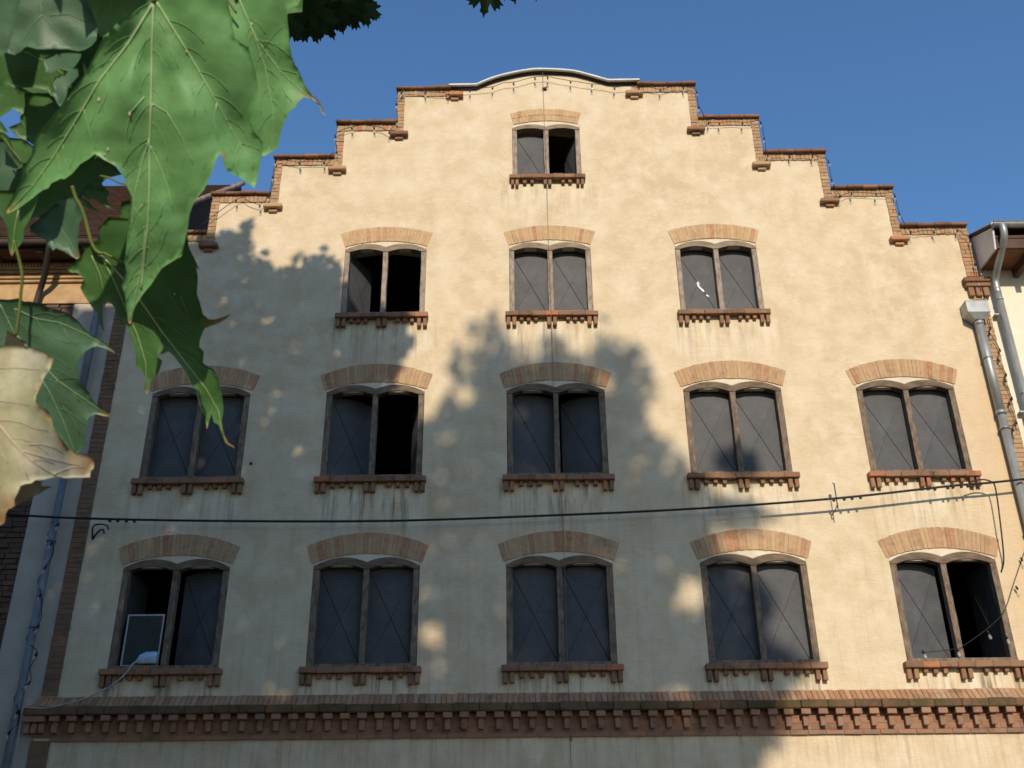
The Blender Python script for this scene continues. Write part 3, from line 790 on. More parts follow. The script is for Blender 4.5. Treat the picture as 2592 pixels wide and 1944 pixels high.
def bulb_mesh(scale=1.0):
    bm = B(); tube(bm, [(0, 0, 0), (0, 0, -.012), (0, 0, -.058)], [.012*scale, .019*scale, .017*scale], 8)
    s_ = bpy.data.meshes.new('bulb_socket'); bm.to_mesh(s_); bm.free(); s_.materials.append(m_socket)
    bm = B(); tube(bm, [(0, 0, -.058), (0, 0, -.072), (0, 0, -.092), (0, 0, -.113), (0, 0, -.128), (0, 0, -.134)], [.012*scale, .018*scale, .027*scale, .028*scale, .018*scale, .004*scale], 10)
    g_ = bpy.data.meshes.new('bulb'); bm.to_mesh(g_); bm.free(); g_.materials.append(m_glass)
    return s_, g_
BS, BG = bulb_mesh(.85)
def add_bulb(parent, p, tilt=0.0):
    o = bpy.data.objects.new('bulb_socket', BS); COL.objects.link(o); o.parent = parent
    o.location = Vector(p)-parent.location; o.rotation_euler = (R(random.uniform(-6, 6)), tilt+R(random.uniform(-10, 10)), 0)
    g_ = bpy.data.objects.new('bulb', BG); COL.objects.link(g_); g_.parent = o
gs = empty('string_lights', (.68, -.1, 15.8), 'string of clear bulbs looped along the stepped gable copings', 'string lights')
YB = -.10
topz = zz(980, 160, 800/2212, [(105, 190), (265, 207), (430, 212), (580, 188), (738, 172), (885, 140), (1033, 103), (1122, 100), (1283, 130), (1433, 152), (1592, 175), (1760, 178), (1912, 190), (2072, 170)])
wire_pts = []; bulbs = []
def lp(x, y, Y=YB): return on(x, y, Y)
bl_ = []
bl_ += zz(400, 350, .2411, [(820, 655), (1068, 705), (1160, 610), (1205, 405), (1240, 240), (1487, 268)])
bl_ += zz(700, 100, .40687, [(142, 768), (295, 765), (375, 700), (365, 600), (468, 550), (605, 547), (702, 574), (750, 505), (745, 400), (780, 330)])
bl_ += topz
bl_ += zz(1500, 100, 1092/2212, [(532, 268), (545, 345), (595, 427), (650, 432), (768, 430), (862, 425), (880, 505), (897, 592), (1010, 598), (1127, 598), (1208, 625), (1225, 720), (1268, 803), (1328, 790), (1455, 795), (1550, 800), (1572, 890), (1630, 988), (1748, 985), (1870, 978), (1935, 1030), (1960, 1150), (1975, 1235)])
prev = None
for (x, y) in bl_:
    side = False
    p = on(x, y, YB if not side else -.03); p.z += .012
    add_bulb(gs, p, 0)
    q_ = p+Vector((0, 0, .015))
    if prev is not None:
        dx = abs(q_.x-prev.x)
        if dx > .15:
            wire_pts.append((prev+q_)/2+Vector((0, -.004, random.uniform(-.01, .035))))
    wire_pts.append(q_); prev = q_
wire_pts = [on(470, 600, -.1)]+wire_pts+[on(2484, 738, -.08)]
bm = B(); tube(bm, smoothline(wire_pts, 4), .0062, 5); build('light_cable', bm, m_black, gs)
# bulbs wound round the blue pipe at the left
ps = empty('string_lights', (-6.93, -.18, 7.2), 'string of clear bulbs wound around the blue downpipe at the left', 'string lights')
bl2 = zz(0, 1300, 250/644, [(385, 60), (345, 185), (302, 338), (268, 520), (255, 722), (245, 905), (198, 1095), (122, 1280), (66, 1415)])
pts = []
for i, (x, y) in enumerate(bl2):
    p = on(x, y, -.185); add_bulb(ps, p, R(20)); pts.append(p); 
    if i < len(bl2)-1:
        q_ = on(*bl2[i+1], -.185); mid = (p+q_)/2; pts.append(Vector((-6.93+(.07 if i % 2 else -.07), -.12, mid.z)))
bm = B(); tube(bm, smoothline(pts, 5), .006, 5); build('light_cable', bm, m_black, ps)
# a string sagging into the open window at lower right
rs = empty('string_lights', (7.1, -.06, 5.2), 'sagging string of bulbs hanging across the open window at lower right', 'string lights')
pts = [on(x*DS, y*DS, -.05) for x, y in ((2250, 1090), (2212, 1195), (2190, 1260), (2168, 1322), (2130, 1360), (2085, 1392), (2062, 1402), (1990, 1410))]
bm = B(); tube(bm, smoothline(pts, 6), .006, 5); build('light_cable', bm, m_black, rs)
for x, y in ((2205, 1204), (2194, 1266), (2172, 1372), (2132, 1362), (2066, 1399), (1992, 1404)): add_bulb(rs, on(x*DS, y*DS, -.06), R(-15))
# a string on the right-hand brick quoin
qs = empty('string_lights', (8.04, -.05, 9.6), 'string of bulbs trailing down the ragged brick edge between the two right downpipes', 'string lights')
ql = zz(2400, 800, 192/1062, [(590, 150), (575, 225), (715, 455), (700, 600), (805, 800), (785, 885), (885, 1130), (850, 1210), (945, 1470), (900, 1570)])
pts = []
for x, y in ql:
    p = on(x, y, -.06); add_bulb(qs, p); pts.append(p)
bm = B(); tube(bm, smoothline([on(2490, 755, -.06)]+pts+[on(2570, 1180, -.05)], 5), .006, 5); build('light_cable', bm, m_black, qs)

# things in the lower left window
sx, sz_ = -5.64, 4.77
scn = empty('insect_screen', (-5.37, .06, 4.77), 'pale framed insect screen standing in the lowest left window opening', 'screen')
bm = B()
x0_, x1_, z0_, z1_ = -5.655, -5.115, 4.775, 5.53
for a_ in ((x0_, x0_+.022, z0_, z1_), (x1_-.022, x1_, z0_, z1_), (x0_+.022, x1_-.022, z1_-.022, z1_), (x0_+.022, x1_-.022, z0_, z0_+.022)): bbox(bm, a_[0], a_[1], .05, .07, a_[2], a_[3], .003)
build('screen_frame', bm, m_frameal, scn)
bm = B(); box(bm, x0_+.02, x1_-.02, .058, .061, z0_+.02, z1_-.02); build('screen_cloth', bm, m_mesh, scn)
bm = B()
prof = [(-.14, .0, .0), (-.15, .0, .05), (-.11, .0, .14), (-.04, .0, .175), (.06, .0, .18), (.13, .0, .175), (.13, .0, .0)]
fr_ = [bm.verts.new((-5.25+a_, .005, 4.80+c_)) for a_, _, c_ in prof]; mdl = [bm.verts.new((-5.25+a_*1.04, -.03, 4.80+c_*.9)) for a_, _, c_ in prof]; bk = [bm.verts.new((-5.25+a_, -.055, 4.80+c_*.8)) for a_, _, c_ in prof]
bm.faces.new(fr_); bm.faces.new(bk[::-1])
for A1, A2 in ((fr_, mdl), (mdl, bk)):
    for k in range(7): bm.faces.new((A1[k], A2[k], A2[(k+1) % 7], A1[(k+1) % 7]))
pb = build('plastic_bag', bake(bm), m_plastic, None, True); tag(pb, 'small pale blue plastic bag on the lowest left window sill', 'bag')
bm = B(); tube(bm, smoothline([(-5.36, -.06, 4.84), (-5.42, -.13, 4.76), (-5.50, -.14, 4.62), (-5.70, -.16, 4.44), (-6.05, -.18, 4.27), (-6.48, -.21, 4.168), (-6.70, -.215, 4.172), (-6.80, -.22, 4.15), (-6.84, -.12, 3.9), (-6.85, -.05, 3.2)], 6), .011, 6)
hs = build('thin_cable', bm, m_hose, None); tag(hs, 'pale thin cable drooping from the lowest left window to the cornice end', 'cable')

# ================================================================== TREE
tree = empty('maple_tree', (-5.2, -17.2, 0), 'leafy maple overhanging the view, big leaves at upper left, dark tips along top', 'tree')
bm = B()
tube(bm, smoothline([(-5.2, -17.2, -.1), (-5.15, -17.2, .5), (-5.05, -17.1, 3), (-4.9, -16.8, 6), (-4.6, -16.2, 9.5), (-4.2, -15.2, 13), (-3.9, -14.4, 16.5)], 5), [.40-.36*i/30 for i in range(31)], 12)
build('trunk', bm, m_bark, tree)
LIMBS = [[(-5.0, -17.0, 4.0), (-3.8, -16.4, 5.6), (-2.2, -15.8, 6.4), (-1.2, -14.9, 6.4)], [(-4.9, -16.8, 6.2), (-6.6, -15.5, 9), (-7.4, -14.5, 12)], [(-4.75, -16.5, 8), (-2.5, -15.4, 11), (-.5, -14.2, 13.5)],
         [(-4.6, -16.2, 9.4), (-5.6, -13.8, 13), (-6, -12, 16)], [(-4.4, -15.8, 11), (-3.3, -14, 14), (-2.7, -12.8, 15.6)], [(-4.9, -16.9, 5.2), (-3.2, -17.6, 8), (-.5, -17.8, 10.2), (2.2, -17.2, 12.4)]]
for Lm in LIMBS:
    bm = B(); p = smoothline(Lm, 5); n = len(p); tube(bm, p, [.15-.12*i/(n-1) for i in range(n)], 8); build('limb', bm, m_bark, tree)

HALF = [(0, 1.0), (.05, .86), (.15, .80), (.12, .68), (.17, .52), (.30, .62), (.36, .76), (.40, .63), (.53, .66), (.50, .54), (.64, .52), (.50, .40), (.42, .28), (.55, .22), (.64, .12), (.50, .10), (.40, 0), (.22, .02), (.06, -.02)]
FULL = HALF+[(-a_, c_) for a_, c_ in HALF[::-1][:-1]]
SIMP = [(0, 1), (.12, .6), (.42, .72), (.36, .42), (.6, .2), (.2, 0), (-.2, 0), (-.6, .2), (-.36, .42), (-.42, .72), (-.12, .6)]
def add_leaf(bm, P, d, nrm, size, shape, bend=.25, mi=0):
    d = d.normalized(); sdir = d.cross(nrm).normalized(); nn = sdir.cross(d)
    vs2 = [bm.verts.new(P+d*(y*size)+sdir*(x*size)+nn*(-bend*size*(y-.3)**2-bend*.8*size*x*x)) for x, y in shape]
    c_ = bm.verts.new(P+d*(.30*size)+nn*.0)
    for k in range(len(vs2)):
        f = bm.faces.new((vs2[k], vs2[(k+1) % len(vs2)], c_)); f.material_index = mi
def rv(): return Vector((random.gauss(0, 1), random.gauss(0, 1), random.gauss(0, 1))).normalized()
# where the crown shades the facade (photo measurement on the wall, metres)
SH = [(-9.5, 10.6), (-7.4, 10.75), (-6.6, 10.9), (-6.0, 11.6), (-5.55, 12.15), (-5.30, 12.30), (-4.95, 12.42), (-4.75, 12.35), (-4.62, 12.70), (-4.45, 12.78), (-4.52, 12.45), (-4.60, 12.15), (-4.45, 11.95), (-4.2, 11.75), (-4.0, 11.55), (-3.72, 11.60), (-3.62, 11.95), (-3.52, 11.66), (-3.38, 11.72), (-3.26, 11.92), (-3.06, 11.90), (-2.92, 11.55), (-2.86, 11.28),
      (-2.7, 11.15), (-2.3, 10.9), (-1.72, 10.62), (-1.68, 10.35), (-1.62, 9.95), (-1.66, 9.72), (-1.42, 9.40), (-1.32, 9.2), (-1.15, 8.95), (-.98, 9.2), (-1.0, 9.75), (-.92, 10.0), (-.72, 9.9), (-.66, 10.35), (-.5, 10.45), (-.46, 10.95), (-.30, 10.9), (-.25, 10.5), (-.1, 10.4), (.0, 10.05), (.35, 9.95), (.62, 10.1), (.82, 10.12), (1.0, 9.85), (1.3, 9.95), (1.42, 10.4), (1.62, 10.62), (1.72, 10.2), (1.95, 9.95), (2.15, 9.95), (2.25, 9.5), (2.30, 9.0), (2.32, 8.5), (2.5, 8.05), (2.8, 7.75), (3.0, 7.5), (3.3, 7.25), (3.75, 7.3), (3.95, 6.95), (3.7, 6.72), (3.3, 6.70), (3.15, 6.5), (3.5, 6.25), (3.85, 5.9), (3.7, 5.3), (4.05, 5.0), (4.35, 4.78), (4.1, 4.5), (3.9, 4.15), (3.8, 3.8), (3.4, 3.3), (3.0, 2.6), (2.6, 1.8), (2.3, .4), (-9.5, .4)]
def inpoly(x, y, L):
    c = False; j = len(L)-1
    for i in range(len(L)):
        if (L[i][1] > y) != (L[j][1] > y) and x < (L[j][0]-L[i][0])*(y-L[i][1])/(L[j][1]-L[i][1])+L[i][0]: c = not c
        j = i
    return c
DAP = [(-3.45, 8.15, .22), (-4.1, 10.6, .22), (-1.18, 5.15, .2), (2.6, 5.75, .25), (-3.6, 9.95, .2), (-3.85, 9.1, .12), (-3.95, 8.75, .12), (-2.9, 9.75, .12), (-4.45, 3.95, .12), (1.55, 9.2, .16), (2.35, 4.25, .18), (1.05, 9.75, .15), (-.75, 9.15, .2), (-6.9, 5.9, .12), (3.35, 6.05, .2)]
def free_of_view(P, margin=110):
    q_ = proj(P)
    return q_ is None or not (-margin < q_[0] < IW+margin and -margin < q_[1] < IH+margin)
SH_NEAR = SH[:SH.index((-1.72, 10.62))+1]+[(-1.70, 10.35), (-1.66, 9.95), (-1.72, 9.7), (-1.85, 9.3), (-1.95, 8.8), (-1.9, 8.2), (-2.1, 7.2), (-2.0, 6), (-2.3, 4.5), (-2.2, .4), (-9.5, .4)]
SH_FAR = [(-2.7, .4), (-2.7, 8.1), (-1.9, 8.45), (-1.4, 8.7)]+SH[SH.index((-1.15, 8.95)):SH.index((2.3, .4))+1]
def edge_dist(x, y, L):
    p = Vector((x, y)); return min(segdist(p, Vector(L[i]), Vector(L[(i+1) % len(L)])) for i in range(len(L)))
def segdist(p, a_, b_):
    ab = b_-a_; t = max(0, min(1, (p-a_).dot(ab)/max(1e-9, ab.length_squared))); return (p-(a_+ab*t)).length
bm = B(); cnt = 0; tries = 0
while cnt < 34000 and tries < 160000:
    tries += 1
    X, Z = random.uniform(-9.5, -1.5), random.uniform(.4, 12.8)
    if not inpoly(X, Z, SH_NEAR) or random.random() > .12+edge_dist(X, Z, SH_NEAR)/.3: continue
    if random.random() < .8 and any((X-a_)**2*1.3+((Z-c_)*.8)**2 < r_*r_*.6 for a_, c_, r_ in DAP): continue
    for _ in range(6):
        t0 = 8.5+max(0, 11.5-Z)*1.05
        t = random.uniform(t0, t0+4.5)
        P = Vector((X, 0, Z))+S*(t/math.cos(SUN_EL))
        if free_of_view(P): break
    else: continue
    add_leaf(bm, P+rv()*.03, rv()+Vector((0, 0, -.5)), (rv()*.7+S).normalized(), random.uniform(.13, .21), SIMP)
    cnt += 1
# the rest of the crown: to the left, above and behind, clear of the sunlit part of the wall
for k in range(5200):
    X, Z = random.uniform(-17, -9.3), random.uniform(-1, 8.5)
    t = random.uniform(9, 19); P = Vector((X, 0, Z))+S*(t/math.cos(SUN_EL))
    if free_of_view(P) and noise.noise(P*.6) > -.15: add_leaf(bm, P, rv()+Vector((0, 0, -.5)), (rv()+S).normalized(), random.uniform(.12, .2), SIMP)
for k in range(12000):  # unseen low leaf mass added at left to block sky from the lower wall
    P = Vector((random.uniform(-15, -6.5), random.uniform(-12.5, -5.0), random.uniform(2.2, 8.8)))
    if noise.noise(P*.5) > -.2 and free_of_view(P, 200): add_leaf(bm, P, rv()+Vector((0, 0, -.5)), (rv()+S).normalized(), random.uniform(.14, .24), SIMP)
# unseen leaf clump added over the camera to keep the hanging tips in shade
for k in range(2600):
    P = Vector((random.gauss(-1.0, .75), random.uniform(-15.4, -13.6), random.uniform(5.15, 6.6)))
    if free_of_view(P): add_leaf(bm, P, rv()+Vector((0, 0, -.4)), (rv()*.6+S).normalized(), random.uniform(.12, .18), SIMP)
build('crown', bm, m_crown, tree)
# a tall tree further back, whose feathered shade lies across the middle of the facade
tall = empty('maple_tree', (-1.5, -26.5, 0), 'tall maple behind the viewer, seen by its feathered shadow across the facade centre', 'tree')
bm = B(); tube(bm, smoothline([(-1.5, -26.5, -.1), (-1.45, -26.4, 6), (-1.2, -26.0, 13), (-.6, -25.0, 20)], 6), [.42-.38*i/18 for i in range(19)], 12); build('trunk', bm, m_bark, tall)
for Lm in ([(-1.4, -26.3, 8), (1.2, -25.6, 12), (2.8, -25, 16)], [(-1.35, -26.2, 10), (-3.5, -25, 15), (-4, -24, 19)], [(-1.2, -26, 13), (.8, -24.5, 17), (1.6, -24, 19.5)], [(-1.4, -26.4, 7), (-4, -27, 10), (-7, -26, 12.5)]):
    bm = B(); p = smoothline(Lm, 5); n = len(p); tube(bm, p, [.16-.13*i/(n-1) for i in range(n)], 8); build('limb', bm, m_bark, tall)
bm = B(); cnt = 0; tries = 0
while cnt < 15000 and tries < 200000:
    tries += 1
    X, Z = random.uniform(-2.7, 4.4), random.uniform(.4, 11)
    if not inpoly(X, Z, SH_FAR): continue
    e_ = edge_dist(X, Z, SH_FAR)
    nz = noise.noise(Vector((X*1.5, Z*1.5, 3.1)))+.5*noise.noise(Vector((X*3.7, Z*3.7, 1.1)))
    if random.random() > (.12+e_/.62+.55*nz if Z > 7.4 else .25+e_/.4+.3*nz): continue
    if random.random() < .85 and any((X-a_)**2+((Z-c_)*.85)**2 < r_*r_ for a_, c_, r_ in DAP): continue
    t = random.uniform(21, 29); P = Vector((X, 0, Z))+S*(t/math.cos(SUN_EL))
    add_leaf(bm, P, rv()+Vector((0, 0, -.5)), (rv()*.7+S).normalized(), random.uniform(.15, .23), SIMP); cnt += 1
for k in range(90):
    a_ = random.random()*6.28; r_ = random.random()**.5*.34
    P = Vector((3.55+r_*math.cos(a_), 0, 7.86+r_*1.1*math.sin(a_)))+S*(random.uniform(21, 25)/math.cos(SUN_EL))
    add_leaf(bm, P, rv(), (rv()*.7+S).normalized(), random.uniform(.12, .2), SIMP)
for k in range(9000):  # low leaves added out of view to dim sky light on the wall
    X, Z = random.uniform(-13, -3.5), random.uniform(-10, .4); P = Vector((X, 0, Z))+S*(random.uniform(19, 30)/math.cos(SUN_EL))
    if P.z > 2.5: add_leaf(bm, P, rv()+Vector((0, 0, -.5)), (rv()+S).normalized(), random.uniform(.16, .26), SIMP)
build('crown', bm, m_crown, tall)
# hanging tips of the bough seen dark against the sky
def spray(name, items, seedv):
    random.seed(seedv); bm = B(); tips = []
    for (x, y, dep, size, ang) in items:
        P = at(x, y, dep); d = (-CU*math.cos(ang)+CR*math.sin(ang)+CF*random.uniform(-.25, .25)); n_ = (-CF+CR*random.uniform(-.35, .35)+CU*random.uniform(-.35, .35)).normalized()
        add_leaf(bm, P, d, n_, size, FULL, .22); tips.append(P)
        tube(bm, smoothline([P, P-d*.05+Vector((0, 0, .03)), P-d*.10+Vector((0, 0, .09))], 3), .0014, 5)
    top = at(items[0][0], -420, items[0][2]+.15)
    for P in tips[::3]: tube(bm, smoothline([P-Vector((0, 0, -.05)), P+Vector((0, 0, .16)), top], 4), .003, 5)
    tube(bm, smoothline([top, top+Vector((-.1, -.6, .8)), Vector((-1.2, -14.9, 6.4))], 5), .010, 6)
    return build(name, bm, m_crown, tree)
it = []
for k in range(95):
    x = random.uniform(690, 935); ymax = 74 if x < 790 else 44+24*math.sin((x-780)*.035)
    y = random.uniform(-190, ymax)
    if x > 912: y = random.uniform(-190, 34)
    it.append((x, y-8, random.uniform(3.3, 4.2), random.uniform(.075, .105), random.uniform(-.9, .9)))
spray('leaf_spray', it, 5)
it = [(1232, -36, 3.5, .105, -.1), (1292, -58, 3.6, .10, .15), (1330, -52, 3.6, .085, .5), (1200, -80, 3.7, .10, -.6), (1260, -110, 3.6, .1, 0), (1340, -110, 3.6, .1, .4)]
spray('leaf_spray', it, 6)

# ------------------------------------------------------------------ near leaves
bough = bpy.data.objects.new('low_branch', None); COL.objects.link(bough); bough.parent = tree; bough.empty_display_size = .1
bough.location = Vector((-.45, -14.45, 2.5))-tree.location
def segdist(p, a_, b_):
    ab = b_-a_; t = max(0, min(1, (p-a_).dot(ab)/max(1e-9, ab.length_squared))); return (p-(a_+ab*t)).length
m_spot = plain('leaf_gall', (.46, .40, .27), None, .6, bump=0)
def near_leaf(poly, depth, grad=(0, 0), curl=(0, 0), centre=None, veins=(), mats=None, dry=(), wave=.006, step=15, label=None, seed=0, crease=.006, foldx=None, spots=()):
    """outline in photo pixels, real distance and shape; veins = list of (points, r0_px, r1_px)"""
    L = [Vector(p) for p in poly]
    # densify and roughen the outline a little
    D_ = []
    for i, p in enumerate(L):
        q_ = L[(i+1) % len(L)]; n = max(1, int((q_-p).length/step))
        for k in range(n): D_.append(p.lerp(q_, k/n))
    xs = [p.x for p in D_]; ys = [p.y for p in D_]
    cx, cy_ = centre if centre else ((min(xs)+max(xs))/2, (min(ys)+max(ys))/2)
    pts = list(D_); edges = [(i, (i+1) % len(D_)) for i in range(len(D_))]
    poly2 = [(p.x, p.y) for p in D_]
    y = min(ys); row = 0
    while y < max(ys):
        x = min(xs)+(step/2 if row % 2 else 0)
        while x < max(xs):
            if inpoly(x, y, poly2) and min((Vector((x, y))-p).length for p in D_) > step*.55: pts.append(Vector((x, y)))
            x += step
        y += step*.87; row += 1
    v2, e2, f2, *_ = delaunay_2d_cdt(pts, edges, [], 0, 1e-4)
    main = [[Vector(p) for p in v[0]] for v in veins]
    pxm = depth/CAM_F
    def dep(p):
        u, v = (p.x-cx)/400, (p.y-cy_)/400
        dd = grad[0]*u+grad[1]*v+curl[0]*u*u+curl[1]*v*v
        if foldx: dd += foldx(u, v)
        dm = 1e9
        for ln in main[:5]:
            for a_, b_ in zip(ln[:-1], ln[1:]): dm = min(dm, segdist(p, a_, b_))
        if main: dd += .45*crease*math.exp(-(dm/42)**2)
        dd += wave*.55*noise.noise(Vector((p.x/150, p.y/150, seed*7.3)))+wave*.10*noise.noise(Vector((p.x/50, p.y/50, seed*3.1)))
        return depth+dd
    bm = B(); dl = bm.verts.layers.float.new('dry')
    vv = []
    for p in v2:
        v = bm.verts.new(at(p.x, p.y, dep(p)))
        s_ = 0.0
        for (dx, dy, dr) in dry: s_ = max(s_, max(0, min(1, 1.35-((p-Vector((dx, dy))).length/dr))))
        s_ *= .75+.5*noise.noise(Vector((p.x/14, p.y/14, 2))); v[dl] = max(0, min(1, s_)); vv.append(v)
    for f in f2:
        c_ = sum((v2[i] for i in f), Vector((0, 0)))/len(f)
        if inpoly(c_.x, c_.y, poly2):
            fa = bm.faces.new([vv[i] for i in f]); fa.smooth = True
            fa.normal_update()
            if fa.normal.dot(CF) > 0: fa.normal_flip()
    bmesh.ops.delete(bm, geom=[v for v in bm.verts if not v.link_faces], context='VERTS')
    # leaf blade thickness
    fr_ = bm.faces[:]; bed = [e for e in bm.edges if e.is_boundary]
    dup = {v: bm.verts.new(v.co+(v.co-CAMLOC).normalized()*.0004) for v in bm.verts[:]}
    for v, w_ in dup.items(): w_[dl] = v[dl]
    for f in fr_:
        fb = bm.faces.new([dup[v] for v in f.verts][::-1]); fb.smooth = True
    for e in bed:
        a_, b_ = e.verts; bm.faces.new((a_, dup[a_], dup[b_], b_))
    # fine side veins branching off the main ones
    rnd = random.Random(seed); extra = []
    for ln, r0, r1 in veins[:5]:
        acc = 0; side_ = 1
        if r0 < 2.9: continue
        for a_, b_ in zip(ln[:-1], ln[1:]):
            a_, b_ = Vector(a_), Vector(b_); L_ = (b_-a_).length; d_ = (b_-a_)/max(L_, 1e-6); n_ = Vector((-d_.y, d_.x)); u_ = 0
            while u_ < L_:
                p0 = a_+d_*u_; ln_ = rnd.uniform(60, 125); q_ = [p0]
                for j_ in range(1, 5): q_.append(p0+(d_*(.62+.06*j_)+n_*side_*(.78-.09*j_))*ln_*j_/4)
                while len(q_) > 1 and not inpoly(q_[-1].x, q_[-1].y, poly2): q_.pop()
                if len(q_) > 2: extra.append(([tuple(v_) for v_ in q_], 1.5, .5))
                side_ = -side_; u_ += rnd.uniform(34, 60)
    # veins as raised tapering ribs
    for vi_, (ln, r0, r1) in enumerate(list(veins)+extra):
        q_ = []
        for a_, b_ in zip(ln[:-1], ln[1:]):
            n = max(2, int((Vector(b_)-Vector(a_)).length/14))
            for k in range(n): q_.append(Vector(a_).lerp(Vector(b_), k/n))
        q_.append(Vector(ln[-1]))
        P3 = [at(p.x, p.y, dep(p)-.0002) for p in q_]
        n = len(P3); tube(bm, P3, [max(.00012, (r0+(r1-r0)*i/(n-1))*pxm*.5) for i in range(n)], 6, 1 if r0 > 2.3 and vi_ < len(veins) else 2)
    for sx_, sy_, sr_ in spots:
        f = bm.faces.new([bm.verts.new(at(sx_+sr_*.55*math.cos(a_), sy_+sr_*.85*math.sin(a_), dep(Vector((sx_, sy_)))-.0005)) for a_ in [k*math.pi/5 for k in range(10)]]); f.material_index = 3
    o = build('leaf', bm, list(mats)+[m_spot], bough)
    if label: tag(o, label=label)
    return o
s9 = 900/2212; r4 = 800/2212; z4 = 400/2212; z5 = 400/1659
def q9(p): return zz(0, 0, s9, p)
def q4(p): return zz(0, 600, r4, p)
def t4(p): return zz(0, 500, z4, p)
def t3(p): return zz(0, 250, z4, p)
def t1(p): return zz(0, 0, z4, p)
def t5(p): return zz(0, 1000, z5, p)
# A: the big bright leaf in front
A_poly = q9([(900, 30), (740, 130), (640, 240), (590, 340), (540, 440), (500, 500), (430, 590), (370, 670), (290, 760), (215, 850), (205, 950), (150, 1030), (120, 1140), (70, 1240), (35, 1310), (48, 1330), (110, 1300), (200, 1235), (235, 1205), (270, 1180), (300, 1172), (320, 1140), (380, 1110), (400, 1115), (450, 1080), (500, 1020), (550, 990), (590, 958), (615, 972), (640, 990), (700, 1020), (740, 1050), (780, 1130), (800, 1180), (822, 1229), (800, 1353), (791, 1478), (773, 1629)])
A_poly += q4([(885, 250), (868, 300), (852, 345), (875, 400), (880, 450), (888, 520), (893, 570), (905, 607), (918, 600), (930, 530), (948, 480), (975, 440), (1000, 400), (1030, 365), (1060, 330), (1130, 220), (1190, 180), (1240, 150), (1290, 60)])
A_poly += q9([(1105, 1610), (1130, 1590), (1140, 1540), (1165, 1440), (1180, 1330), (1210, 1250), (1270, 1180), (1310, 1090), (1330, 1040), (1362, 955), (1385, 985), (1392, 1020), (1400, 1050), (1440, 1080), (1500, 1110), (1560, 1150), (1580, 1172), (1600, 1130), (1610, 1060), (1620, 1000), (1640, 930), (1632, 880), (1580, 820), (1556, 750), (1575, 680), (1600, 600), (1605, 540), (1590, 450), (1570, 380), (1545, 295), (1500, 270), (1460, 240), (1450, 180), (1440, 100), (1420, 30), (1410, -60), (930, -60)])
A_veins = [(q9([(955, 15), (800, 270), (620, 500), (460, 770), (330, 980), (200, 1160), (60, 1310)]), 7.5, 2), (q9([(955, 15), (945, 300), (940, 640), (930, 900), (930, 1150), (920, 1400), (895, 1640), (880, 1800)])+q4([(1020, -60), (985, 250), (945, 420), (908, 585)]), 7, 2),
           (q9([(975, 15), (1090, 200), (1190, 360), (1270, 500), (1350, 640), (1430, 790), (1500, 900), (1580, 1060)]), 5.5, 1.5),
           (q9([(930, 860), (880, 1020), (840, 1200), (810, 1440)]), 4, 1.5), (q9([(930, 900), (985, 1010), (1040, 1150), (1080, 1310)]), 2.5, 1), (q9([(940, 640), (1040, 700), (1140, 870), (1200, 1020)]), 2.5, 1), (q9([(900, 600), (810, 700), (780, 840), (790, 1010)]), 3, 1),
           (q9([(1270, 510), (1220, 600), (1210, 720)]), 2, .8), (q9([(1350, 640), (1330, 740), (1360, 850)]), 2.5, .8), (q9([(1490, 890), (1460, 970), (1450, 1040)]), 2, .8), (q9([(520, 680), (560, 830), (590, 930)]), 2.2, .8), (q9([(390, 900), (400, 980), (420, 1050)]), 1.8, .7), (q9([(800, 260), (700, 330), (630, 420)]), 2, .8)]
near_leaf(A_poly, .55, grad=(.010, .012), curl=(.018, .006), centre=(390, 260), veins=A_veins, mats=LM_bright, dry=[(327, 830, 26), (18, 538, 28), (565, 395, 10), (650, 470, 8)], spots=[(250, 251, 6), (328, 287, 6), (273, 377, 5), (264, 390, 4), (385, 265, 4), (358, 520, 3), (472, 128, 5)], label='large bright green leaf hanging in front of the others', seed=1, wave=.009, crease=.009)
# B: right-hand leaf behind it
near_leaf(q9([(1300, -60), (1880, -60), (1868, 0), (1850, 32), (1800, 48), (1786, 90), (1795, 180), (1802, 260), (1815, 350), (1835, 405), (1852, 425), (1880, 490), (1910, 550), (1940, 592), (1975, 618), (2000, 655), (2012, 690), (2028, 715), (2018, 718), (2000, 695), (1985, 655), (1950, 622), (1890, 602), (1850, 640), (1838, 665), (1800, 695), (1775, 745), (1745, 830), (1728, 920), (1690, 945), (1650, 970), (1560, 960), (1500, 800), (1430, 500), (1350, 200)]), .585, grad=(-.004, .01), curl=(.012, .004), centre=(680, 120),
          veins=[(q9([(1480, -20), (1600, 250), (1740, 440), (1880, 570), (1990, 650)]), 3.5, 1.2), (q9([(1560, 160), (1650, 420), (1700, 700), (1690, 930)]), 3, 1), (q9([(1640, 300), (1700, 220), (1760, 160)]), 2, .8)], mats=LM_bright, dry=[(800, 262, 42), (822, 288, 20)], spots=[(637, 60, 5)], label='bright leaf with a brown dried tip against the sky', seed=2, wave=.006)
